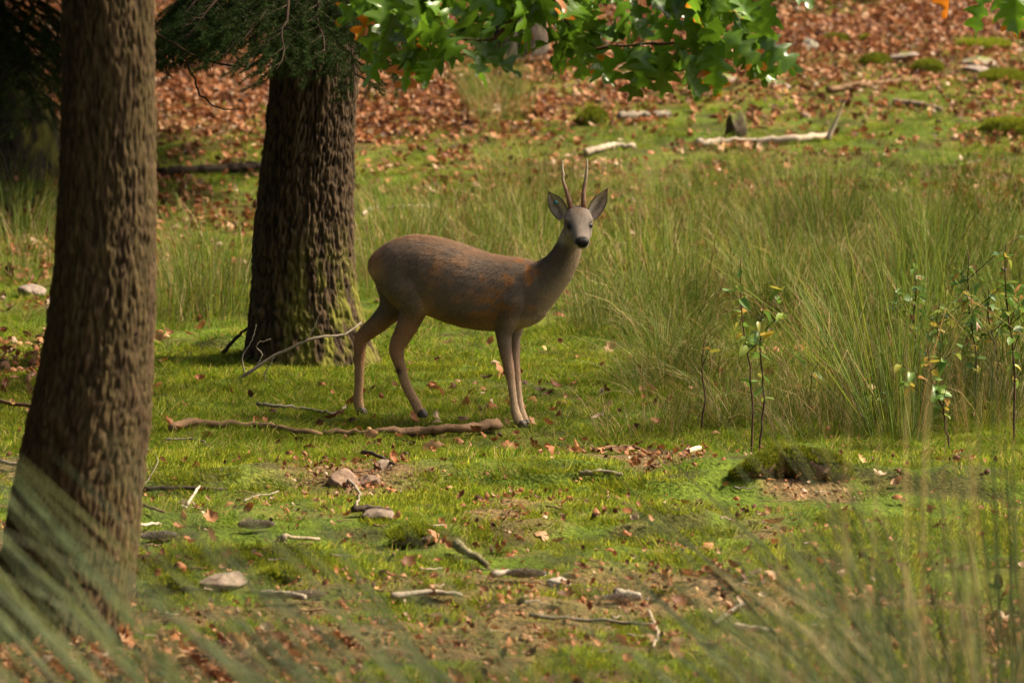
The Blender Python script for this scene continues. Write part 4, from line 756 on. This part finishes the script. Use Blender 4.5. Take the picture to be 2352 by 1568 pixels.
# wire fence far back
fb = G(1700, 20); fr = empty('wire_fence', (0, 45.5, 0)); tag(fr, 'thin wire fence with slim posts crossing the far slope', 'fence')
for k, x_ in enumerate((-3.6, -1.2, 1.0, 2.9, 4.6)):
    mb = MB(); z0 = float(gz(x_, 45.5)); tube(mb, [(x_, 0, z0 - 0.1), (x_, 0, z0 + 0.6), (x_ + 0.01, 0, z0 + 1.3)], [0.025, 0.025, 0.022], 8, (0.30, 0.27, 0.22)); mb.obj('post', M['deadwood'], fr)
for h_ in (0.12, 0.3, 0.5, 0.75, 1.0):
    mb = MB(); tube(mb, [(x_, -0.03, float(gz(x_, 45.5)) + h_) for x_ in np.linspace(-6, 7, 30)], 0.003, 4); mb.obj('wire', M['wire'], fr)

# ------------------------------------------------------------------ roe deer
YD = 25.0; YAW = R(18); LAT = np.array([math.sin(YAW), math.cos(YAW), 0]); FWD = np.array([math.cos(YAW), -math.sin(YAW), 0])
KZ = 0.4244 / scl(YD)                                   # metres per unit of the deer outline sketch
def DW(zx, zy, dl=0.0, dy=0.0):
    u = 786.5 + zx * 0.4244; v = 338.8 + zy * 0.4244; Yc = YD + (1190 - u) / scl(YD) * math.tan(YAW) + dy
    return np.array(P(u, v, Yc + LAT[1] * dl))
dmb = MB(); NS = 28; ang = np.linspace(0, 2 * np.pi, NS, endpoint=False)
def loft(rings):
    n = len(rings); V = np.concatenate(rings); i = np.arange(n - 1)[:, None] * NS; j = np.arange(NS)[None]; k = (j + 1) % NS
    F4 = np.stack([i + j, i + k, i + k + NS, i + j + NS], -1).reshape(-1, 4); V = np.concatenate([V, [rings[0].mean(0)], [rings[-1].mean(0)]]); m = n * NS
    F3 = [[m, (q + 1) % NS, q] for q in range(NS)] + [[m + 1, (n - 1) * NS + q, (n - 1) * NS + (q + 1) % NS] for q in range(NS)]
    dmb.add(V, F3, F4)
def ring(c, ax1, ax2, r1, r2, p=1.0):
    ca, sa = np.cos(ang), np.sin(ang); ca = np.sign(ca) * np.abs(ca) ** p; sa = np.sign(sa) * np.abs(sa) ** p
    return c + np.outer(ca, ax1) * r1 + np.outer(sa, ax2) * r2
UPZ = np.array([0, 0, 1.0])
body = [(150, 605, 668, .030), (162, 583, 690, .052), (190, 552, 726, .075), (230, 522, 780, .095), (280, 493, 845, .115), (340, 474, 890, .13), (400, 467, 900, .136), (480, 477, 912, .142), (560, 494, 945, .15), (640, 519, 970, .152), (720, 549, 984, .148), (800, 574, 992, .138), (880, 587, 992, .126), (950, 596, 984, .115), (1020, 608, 966, .098), (1070, 630, 940, .080), (1105, 690, 900, .05)]
br_ = []
xs_ = np.array([b_[0] for b_ in body], float); xx = np.linspace(xs_[0], xs_[-1], 44)
for x_ in xx:
    tp, bt, hw = (np.interp(x_, xs_, [b_[k] for b_ in body]) for k in (1, 2, 3)); br_.append(ring(DW(x_, (tp + bt) / 2), UPZ, LAT, (bt - tp) / 2 * KZ, hw, 0.92))
loft(br_)
def limb_loft(pts):
    """pts: (zx, zy, lateral offset, half size in the picture plane, half size across)"""
    A = np.array(pts, float); d = np.concatenate([[0], np.cumsum(np.hypot(np.diff(A[:, 0]), np.diff(A[:, 1])))]); t = np.linspace(0, d[-1], len(A) * 5)
    B = np.stack([np.interp(t, d, A[:, k]) for k in range(5)], 1)
    for k in (0, 1, 3, 4):
        b_ = B[:, k].copy(); b_[2:-2] = (B[:-4, k] + 2 * B[1:-3, k] + 3 * B[2:-2, k] + 2 * B[3:-1, k] + B[4:, k]) / 9; B[:, k] = b_
    C = np.array([DW(q[0], q[1], q[2]) for q in B]); T = np.gradient(C, axis=0); T /= np.linalg.norm(T, axis=1)[:, None]; rg = []
    for q in range(len(B)):
        a1 = np.cross(LAT, T[q]); a1 /= np.linalg.norm(a1); rg.append(ring(C[q], a1, LAT, B[q, 3] * KZ, B[q, 4]))
    loft(rg)
# near hind leg, far hind leg, near and far front leg
limb_loft([(330, 640, -.07, 125, .06), (365, 750, -.095, 122, .062), (392, 840, -.095, 90, .052), (370, 920, -.078, 66, .036), (335, 1000, -.075, 55, .029), (293, 1075, -.075, 45, .026), (292, 1110, -.075, 42, .025), (312, 1180, -.075, 30, .021), (335, 1260, -.075, 28, .019), (362, 1320, -.075, 27, .018), (390, 1370, -.075, 29, .020), (408, 1405, -.075, 30, .021), (420, 1432, -.075, 26, .020)])
limb_loft([(280, 640, .06, 112, .055), (282, 725, .075, 110, .054), (288, 800, .078, 92, .05), (268, 872, .08, 72, .042), (210, 935, .08, 54, .034), (140, 995, .08, 47, .028), (100, 1030, .08, 40, .026), (93, 1075, .08, 36, .023), (93, 1150, .08, 29, .020), (92, 1240, .08, 26, .018), (88, 1310, .08, 25, .018), (84, 1360, .08, 28, .020), (88, 1395, .08, 30, .021), (95, 1420, .08, 26, .020)])
limb_loft([(945, 720, -.06, 105, .052), (915, 820, -.082, 100, .054), (887, 920, -.078, 72, .044), (872, 1000, -.066, 47, .032), (880, 1090, -.064, 36, .026), (895, 1160, -.062, 31, .023), (902, 1200, -.062, 30, .023), (912, 1260, -.062, 23, .018), (922, 1330, -.062, 21, .017), (930, 1400, -.062, 22, .018), (938, 1440, -.062, 27, .021), (952, 1470, -.062, 28, .021), (962, 1492, -.062, 24, .019)])
limb_loft([(960, 760, .05, 100, .05), (950, 850, .06, 85, .048), (935, 940, .055, 60, .038), (930, 1010, .05, 36, .030), (932, 1100, .05, 28, .024), (936, 1170, .05, 26, .022), (940, 1210, .05, 25, .022), (948, 1270, .05, 20, .017), (955, 1340, .05, 19, .016), (962, 1400, .05, 21, .018), (970, 1440, .05, 25, .020), (982, 1468, .05, 26, .020), (990, 1488, .05, 22, .018)])
# neck
nk = [(950, 790, 185, .105), (1010, 770, 165, .10), (1075, 735, 128, .085), (1130, 690, 104, .070), (1175, 640, 90, .060), (1205, 590, 80, .056), (1225, 540, 72, .053), (1240, 490, 66, .050), (1252, 440, 58, .046)]
NA = np.array(nk, float); Cn = np.array([DW(q[0], q[1], 0, -0.0) for q in nk]); Cn[:, 1] -= np.linspace(0, 0.03, len(nk)); Tn = np.gradient(Cn, axis=0); Tn /= np.linalg.norm(Tn, axis=1)[:, None]; rg = []
for q in range(len(nk)):
    a1 = np.cross(LAT, Tn[q]); a1 /= np.linalg.norm(a1); rg.append(ring(Cn[q], a1, LAT, nk[q][2] * KZ, nk[q][3]))
loft(rg)
# head in its own frame
HY = 24.84; HP = R(20); HYAW = R(7); EYE = np.array(P(1329, 517, HY))
HF = np.array([math.sin(HYAW) * math.cos(HP), -math.cos(HYAW) * math.cos(HP), -math.sin(HP)]); HR = np.array([math.cos(HYAW), math.sin(HYAW), 0]); HU = np.cross(HF, HR); HU /= np.linalg.norm(HU)
if HU[2] < 0: HU = -HU
def HL(r_, f_, u_): return EYE + HR * r_ + HF * f_ + HU * u_
hs_ = [(-.105, -.01, .022, .028), (-.085, -.004, .044, .048), (-.055, .004, .056, .062), (-.025, .004, .061, .066), (0, 0, .061, .062), (.025, -.008, .055, .055), (.05, -.013, .046, .047), (.075, -.017, .039, .040), (.10, -.020, .035, .034), (.122, -.022, .032, .030), (.138, -.023, .026, .025), (.147, -.024, .014, .014)]
loft([ring(HL(0, s_, c_), HU, HR, h_, w_, 0.88) for s_, c_, w_, h_ in hs_])
for sg in (-1, 1):   # brows, cheeks, lower jaw corners
    loft([ring(HL(sg * .046, f_, .030 - abs(f_ - .0) * .1), HU, HR, r_ * .8, r_) for f_, r_ in ((-.03, .006), (-.012, .013), (.005, .014), (.02, .006))])
    loft([ring(HL(sg * .036, f_, -.032), HU, HR, r_, r_ * .8) for f_, r_ in ((-.04, .01), (-.01, .024), (.03, .022), (.06, .008))])
loft([ring(HL(0, f_, -.047 + .10 * max(0, f_ - 0.05)), HU, HR, r_ * .6, r_) for f_, r_ in ((0.0, .012), (.03, .026), (.07, .024), (.105, .02), (.128, .012), (.134, .005))])
raw = dmb.mesh('raw', None); ro_ = bpy.data.objects.new('raw', raw); col.objects.link(ro_)
rm = ro_.modifiers.new('r', 'REMESH'); rm.mode = 'VOXEL'; rm.voxel_size = 0.0055; rm.use_smooth_shade = True
sm = ro_.modifiers.new('s', 'SMOOTH'); sm.factor = 0.5; sm.iterations = 7
dg = bpy.context.evaluated_depsgraph_get(); ev = ro_.evaluated_get(dg); bme = bpy.data.meshes.new_from_object(ev); bpy.data.objects.remove(ro_); bpy.data.meshes.remove(raw)
nv = len(bme.vertices); BV = np.empty(nv * 3, np.float32); bme.vertices.foreach_get('co', BV); BV = BV.reshape(-1, 3).astype(float)
BN = np.empty(nv * 3, np.float32); bme.vertices.foreach_get('normal', BN); BN = BN.reshape(-1, 3).astype(float)
def sketch(V):      # sketch coordinates of points on the animal (a place on its body, used for coat markings)
    rel = V - np.array([P(1190, 970, YD)[k] for k in range(3)]); fx = rel @ FWD; zx = (1190 - 786.5) / .4244 + fx * math.cos(YAW) / KZ; 
    uvd = V - np.array([0, 0, CAM_Z]); dep = uvd[:, 1] * CS - uvd[:, 2] * SN; up = uvd[:, 1] * SN + uvd[:, 2] * CS; v = 784 - up / dep * FPX; u = 1176 + uvd[:, 0] / dep * FPX
    return (u - 786.5) / .4244, (v - 338.8) / .4244
def coat(V, Nn):
    zx, zy = sketch(V); n1 = fbm(V[:, 0] * 9, V[:, 1] * 9, V[:, 2] * 9, 501, 3); n2 = fbm(V[:, 0] * 26, V[:, 1] * 26, V[:, 2] * 26, 511, 3); n1 = n1[:, None]; n2 = n2[:, None]; zx = zx[:, None]; zy = zy[:, None]
    grey = np.array([0.185, 0.132, 0.094]); rus = np.array([0.36, 0.165, 0.055]); tan = np.array([0.48, 0.29, 0.145]); buff = np.array([0.55, 0.40, 0.25]); dark = np.array([0.055, 0.038, 0.028])
    C = grey * (0.75 + 0.5 * n2) + 0 * zx
    def blend(C, c, w): w = np.clip(w, 0, 1); return C * (1 - w) + c * w
    def blob(cx, cy, rx, ry): return np.exp(-(((zx - cx) / rx) ** 2 + ((zy - cy) / ry) ** 2))
    C = blend(C, rus, 0.9 * blob(160, 610, 60, 90) * (0.5 + n1)); C = blend(C, tan * 1.1, 0.8 * blob(165, 665, 55, 40))
    C = blend(C, rus, 1.5 * sstep(0.45, 0.68, n2) * (blob(960, 660, 110, 75) + blob(870, 830, 70, 90) + blob(1060, 760, 60, 110) + 0.7 * blob(770, 880, 110, 60) + 0.5 * blob(480, 640, 30, 60) + 0.4 * blob(600, 700, 250, 160)))
    C = blend(C, rus * 0.9, 0.45 * sstep(0.75, 1.0, Nn[:, 2:3]) * (zy < 640) * (zx < 1040) * (0.4 + n1))
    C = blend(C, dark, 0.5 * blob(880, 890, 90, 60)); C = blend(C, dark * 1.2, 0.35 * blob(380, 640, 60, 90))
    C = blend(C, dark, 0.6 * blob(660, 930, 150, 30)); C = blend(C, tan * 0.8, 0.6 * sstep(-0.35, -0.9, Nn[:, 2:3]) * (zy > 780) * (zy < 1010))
    C = blend(C, buff, 0.8 * blob(1010, 960, 90, 45)); C = blend(C, tan, 0.7 * blob(455, 870, 40, 70))
    leg = sstep(880, 990, zy) * (zx < 520) ; C = blend(C, np.array([0.42, 0.21, 0.095]), leg * 0.85)
    C = blend(C, tan * (0.85 + 0.3 * n2), sstep(1090, 1250, zy) * (zx < 520)); C = blend(C, dark, 1.0 * blob(303, 1205, 22, 24))
    fl = (zx > 780) * sstep(980, 1240, zy); C = blend(C, np.array([0.38, 0.23, 0.14]), fl * 0.85); C = blend(C, buff, (zx > 780) * sstep(1180, 1330, zy) * 0.75 * (0.6 + 0.5 * n2))
    rel = V - EYE; hr = (rel @ HR)[:, None]; hf = (rel @ HF)[:, None]; hu = (rel @ HU)[:, None]
    neckm = (zx > 1060) * (zy < 900); C = blend(C, np.array([0.12, 0.088, 0.06]), 0.7 * neckm)
    C = blend(C, buff * 0.85, neckm * sstep(0.1, 0.8, (Nn @ FWD)[:, None]) * 0.75)
    head = sstep(-0.10, -0.045, hf) * sstep(0.12, 0.08, np.abs(hr)) * sstep(-0.10, -0.07, hu) * sstep(.16, .1, np.abs(hu))
    face = np.array([0.235, 0.19, 0.15]); C = blend(C, face * (0.75 + 0.5 * n2), head)
    C = blend(C, np.array([0.14, 0.09, 0.06]), head * 0.95 * np.exp(-((hf + 0.02) / .03) ** 2 - (hr / .03) ** 2 - ((hu - .06) / .04) ** 2))
    for sg in (-1, 1): C = blend(C, np.array([0.025, 0.02, 0.017]), head * 1.3 * np.exp(-((hr - sg * .043) / .020) ** 2 - ((hf - .036) / .026) ** 2 - ((hu - .012) / .014) ** 2))
    for sg in (-1, 1): C = blend(C, np.array([0.42, 0.36, 0.29]), head * 0.7 * np.exp(-((hr - sg * .045) / .02) ** 2 - ((hf - .035) / .02) ** 2 - ((hu + .022) / .014) ** 2))
    C = blend(C, np.array([0.10, 0.085, 0.075]), head * 0.6 * np.exp(-((hf - .07) / .03) ** 2 - ((np.abs(hr) - .022) / .010) ** 2)); C = blend(C, np.array([0.13, 0.10, 0.08]), head * 0.6 * sstep(0.45, 0.62, n1) * sstep(.02, .05, hu))
    C = blend(C, np.array([0.04, 0.033, 0.03]), head * sstep(.118, .130, hf) * sstep(-.042, -.03, hu)); C = blend(C, np.array([0.6, 0.55, 0.48]), head * sstep(.10, .118, hf) * sstep(-.036, -.042, hu))
    for sg in (-1, 1): C = blend(C, np.array([0.65, 0.6, 0.52]), 1.0 * np.exp(-((hr - sg * .022) / .008) ** 2 - ((hf - .135) / .02) ** 2 - ((hu + .033) / .007) ** 2))
    C = blend(C, np.array([0.40, 0.33, 0.24]), head * sstep(-.04, -.052, hu) * 0.7)
    return np.clip(C, 0.01, 0.9)
BC = coat(BV, BN); at = bme.color_attributes.new('Col', 'FLOAT_COLOR', 'POINT'); at.data.foreach_set('color', np.concatenate([BC, np.ones((nv, 1))], 1).astype(np.float32).ravel())
bme.materials.clear(); bme.materials.append(M['fur_skin']); bme.polygons.foreach_set('use_smooth', np.ones(len(bme.polygons), bool))
DB = P(1060, 955, YD + 0.1); DB.z = float(gz(DB.x, DB.y))
deer = empty('roe_deer', DB); tag(deer, 'roe deer buck with two slim antlers standing side on and looking at the camera', 'deer')
T0 = Matrix.Translation(-DB)
bme.transform(T0); bodyo = link('body', bme, deer)
def dobj(mb, name, m_, parent=deer, smooth=True):
    me = mb.mesh(name, m_, smooth); me.transform(T0); return link(name, me, parent)
# coat of short hair
tri = []
bme.calc_loop_triangles(); tr = np.empty(len(bme.loop_triangles) * 3, np.int32); bme.loop_triangles.foreach_get('vertices', tr); tr = tr.reshape(-1, 3)
va, vb, vc_ = BV[tr[:, 0]], BV[tr[:, 1]], BV[tr[:, 2]]; ar = np.linalg.norm(np.cross(vb - va, vc_ - va), axis=1); NH = 90000
pk = rng.choice(len(tr), NH, p=ar / ar.sum()); r1 = np.sqrt(rng.random(NH))[:, None]; r2 = rng.random(NH)[:, None]
hp = va[pk] * (1 - r1) + vb[pk] * r1 * (1 - r2) + vc_[pk] * r1 * r2; hn = BN[tr[pk, 0]]; hc = BC[tr[pk, 0]]; zx, zy = sketch(hp)
relh = hp - EYE; onhead = (np.abs(relh @ HR) < .08) & (relh @ HF > -.09) & (np.abs(relh @ HU) < .09); muzz = onhead & (relh @ HF > 0.09)
flow = -FWD[None] * 0.8 + np.array([0, 0, -0.65])[None] + 0 * hp; flow[(zy > 960)] = [0, 0, -1.0]; nkm = (zx > 1080) & (zy < 900) & ~onhead; flow[nkm] = -FWD * 0.3 + np.array([0, 0, -1.0]); flow[onhead] = -HF + HU * 0.2
flow += rng.normal(0, 0.22, flow.shape); flow -= hn * np.sum(flow * hn, 1)[:, None]; flow /= np.linalg.norm(flow, axis=1)[:, None] + 1e-6
ln = np.where(onhead, 0.006, np.where(zy > 1000, 0.008, 0.017)) * rng.uniform(0.6, 1.25, NH); ln = np.where(muzz, 0.002, ln)
dirh = flow + hn * np.where(onhead, 0.25, 0.28)[:, None]; dirh /= np.linalg.norm(dirh, axis=1)[:, None]; wv = np.cross(dirh, hn); wv /= np.linalg.norm(wv, axis=1)[:, None] + 1e-9
VV = np.stack([hp - wv * 0.0011, hp + wv * 0.0011, hp + dirh * ln[:, None]], 1).reshape(-1, 3); hcol = np.repeat(hc * rng.uniform(0.7, 1.4, (NH, 1)), 3, 0)
fm = MB(); fm.add(VV, np.arange(NH * 3).reshape(-1, 3), (), hcol); fo = dobj(fm, 'fur', M['fur'], bodyo, False); fo['kind'] = 'stuff'
# eyes, nose
def ball(c, r, name, m_, sc=(1, 1, 1), parent=deer, sub=3):
    bm = bmesh.new(); bmesh.ops.create_icosphere(bm, subdivisions=sub, radius=r); V = np.array([tuple(q.co) for q in bm.verts]); F = np.array([[q.index for q in f.verts] for f in bm.faces]); bm.free()
    V = c + np.outer(V[:, 0] * sc[0], HR) + np.outer(V[:, 1] * sc[1], HF) + np.outer(V[:, 2] * sc[2], HU); mb = MB(); mb.add(V, F); return dobj(mb, name, m_, parent)
for sg in (-1, 1): ball(HL(sg * .0415, .031, .013), .0148, 'eye', M['eye'], (0.95, 1, 0.85))
nmb = MB(); nr = []
for f_, w_, h_, c_ in ((.112, .012, .006, -.004), (.124, .021, .012, -.008), (.136, .0245, .017, -.013), (.144, .0235, .0165, -.016), (.149, .019, .013, -.018), (.151, .009, .007, -.019)): nr.append(ring(HL(0, f_, c_), HU, HR, h_, w_, 0.7))
dsv = dmb; dmb = nmb; loft(nr); dmb = dsv
nose = dobj(nmb, 'nose', M['nose'])
for sg in (-1, 1): ball(HL(sg * .0145, .1455, -.015), .0058, 'nostril', M['eye'], (1.1, 0.5, 1.2), nose, 2)
# ears: cupped leaf shapes with thickness
def ear(base, tip, wd, side):
    b0 = np.array(P(*base, HY + .045)); t0 = np.array(P(*tip, HY + .055)); ax = t0 - b0; L = np.linalg.norm(ax); ax /= L; toc = np.array([0.15 * side, -1.0, 0.0]); toc -= ax * toc.dot(ax); toc /= np.linalg.norm(toc); wv = np.cross(ax, toc); V = []; C = []; n, m_ = 14, 11
    for lay in (0, 1):
        for k in range(n):
            t = k / (n - 1); hw = wd / 2 * (math.sin(math.pi * min(1, 0.16 + 0.84 * t)) ** 0.62) * (1.0 if t < 0.5 else (1 - ((t - 0.5) / 0.5) ** 2.2 * 0.75)) ; hw = max(hw, 0.002)
            for q in range(m_):
                s = q / (m_ - 1) * 2 - 1; cup = -hw * 0.75 * (1 - s * s); V.append(b0 + ax * L * (t - 0.06) + wv * s * hw + toc * (cup + (0 if lay == 0 else -0.003)) + toc * 0.004 * t)
                if lay == 0:
                    e_ = abs(s) ** 6; inner = np.array([0.50, 0.40, 0.32]) * (0.7 + 0.6 * rng.random()); c = inner * (1 - e_) + np.array([0.05, 0.035, 0.025]) * e_
                    f_ = max(0, 1 - abs(s + 0.45 * side) / 0.4) * max(0, 1 - t * 1.15); c = c * (1 - f_) + np.array([0.75, 0.66, 0.54]) * f_; g_ = max(0, 1 - abs(s - 0.15 * side) / 0.3) * math.sin(math.pi * t); c = c * (1 - 0.75 * g_) + np.array([0.06, 0.048, 0.04]) * 0.75 * g_
                    if t > 0.88: c = c * 0.45
                else: c = np.array([0.13, 0.09, 0.06])
                C.append(c)
    F4 = []
    for lay in (0, 1):
        o_ = lay * n * m_
        for k in range(n - 1):
            for q in range(m_ - 1): f = (o_ + k * m_ + q, o_ + k * m_ + q + 1, o_ + (k + 1) * m_ + q + 1, o_ + (k + 1) * m_ + q); F4.append(f if lay == 0 else f[::-1])
    for k in range(n - 1):
        for q in (0, m_ - 1): F4.append((k * m_ + q, (k + 1) * m_ + q, n * m_ + (k + 1) * m_ + q, n * m_ + k * m_ + q))
    mb = MB(); mb.add(V, (), F4, np.array(C)); return dobj(mb, 'ear', M['fur_skin']), b0 + ax * L * 0.5, wv, toc
el, ec, ew, et = ear((1294, 497), (1257, 435), .072, -1); er, _, _, _ = ear((1358, 497), (1398, 428), .064, 1)
tm = MB(); cpt = np.array(P(1276, 465.5, HY + .03)); tube(tm, [cpt + et * 0.002, cpt - et * 0.006, cpt - et * 0.02], [0.0075, 0.0075, 0.003], 14); dobj(tm, 'ear_tag', M['tag'], el)
# antlers with pearled bases
def z2(zx, zy): return 1209.9 + zx * .1543, 350.9 + zy * .1543
def antler(pts, rad):
    pp = smooth_path([tuple(P(*z2(x_, y_), HY + dy)) for x_, y_, dy in pts], 40); t = np.linspace(0, 1, 40); rr = np.interp(t, np.linspace(0, 1, len(rad)), rad); mb = MB(); seg = 14
    c0 = np.array([0.20, 0.085, 0.045]); c1 = np.array([0.30, 0.18, 0.11]); c2_ = np.array([0.62, 0.54, 0.40]); cv = np.array([c0 * (1 - min(1, q * 2)) + c1 * min(1, q * 2) if q < 0.5 else c1 * (1 - (q - .5) * 2) + c2_ * (q - .5) * 2 for q in t])
    rr = rr[:, None] * 1.0; tube(mb, pp, rr[:, 0] * (1 + 0.10 * (rng.random(40) - 0.5) * 2 * (t < 0.6)), seg, np.concatenate([np.repeat(cv, seg, 0), cv[:1], cv[-1:]]), 0.12)
    an = dobj(mb, 'antler', M['antler'])
    pm = MB(); T, N_, B_ = frames(pp)
    for q in range(46):
        k = int(rng.integers(0, 20)); a = rng.uniform(0, 6.28); c = pp[k] + (N_[k] * math.cos(a) + B_[k] * math.sin(a)) * rr[k, 0]; s = rng.uniform(0.0015, 0.003)
        o8 = np.array([(1, 0, 0), (-1, 0, 0), (0, 1, 0), (0, -1, 0), (0, 0, 1), (0, 0, -1)]) * s + c; pm.add(o8, [(0, 2, 4), (2, 1, 4), (1, 3, 4), (3, 0, 4), (2, 0, 5), (1, 2, 5), (3, 1, 5), (0, 3, 5)], (), cv[k] * 0.8)
    dobj(pm, 'antler_pearls', M['antler'], an)
antler([(655, 830, .02), (648, 780, .02), (625, 690, .022), (595, 590, .026), (560, 480, .03), (538, 400, .032), (540, 320, .034), (528, 240, .034), (535, 115, .03)], [.0115, .011, .0095, .008, .0072, .0062, .0065, .0045, .0022])
antler([(850, 830, .02), (848, 770, .02), (845, 680, .022), (845, 590, .026), (862, 480, .03), (880, 380, .032), (890, 280, .034), (897, 190, .034), (894, 90, .03)], [.0115, .011, .0092, .0085, .0078, .0072, .0062, .0045, .0022])
# hooves
for (zx_, zy_, dl) in ((425, 1436, -.075), (98, 1424, .08), (968, 1496, -.062), (995, 1492, .05)):
    for sg in (-1, 1):
        c = DW(zx_, zy_, dl) + LAT * sg * 0.010; rg = []; dsv = dmb; dmb = MB()
        for h_, fo_, l_, w_ in ((.018, 0, .012, .008), (.005, .004, .018, .0095), (-.012, .008, .022, .010), (-.018, .008, .018, .008)): rg.append(ring(c + UPZ * h_ + FWD * fo_, FWD, LAT, l_, w_))
        loft(rg); hm = dmb; dmb = dsv; dobj(hm, 'hoof', M['hoof'])
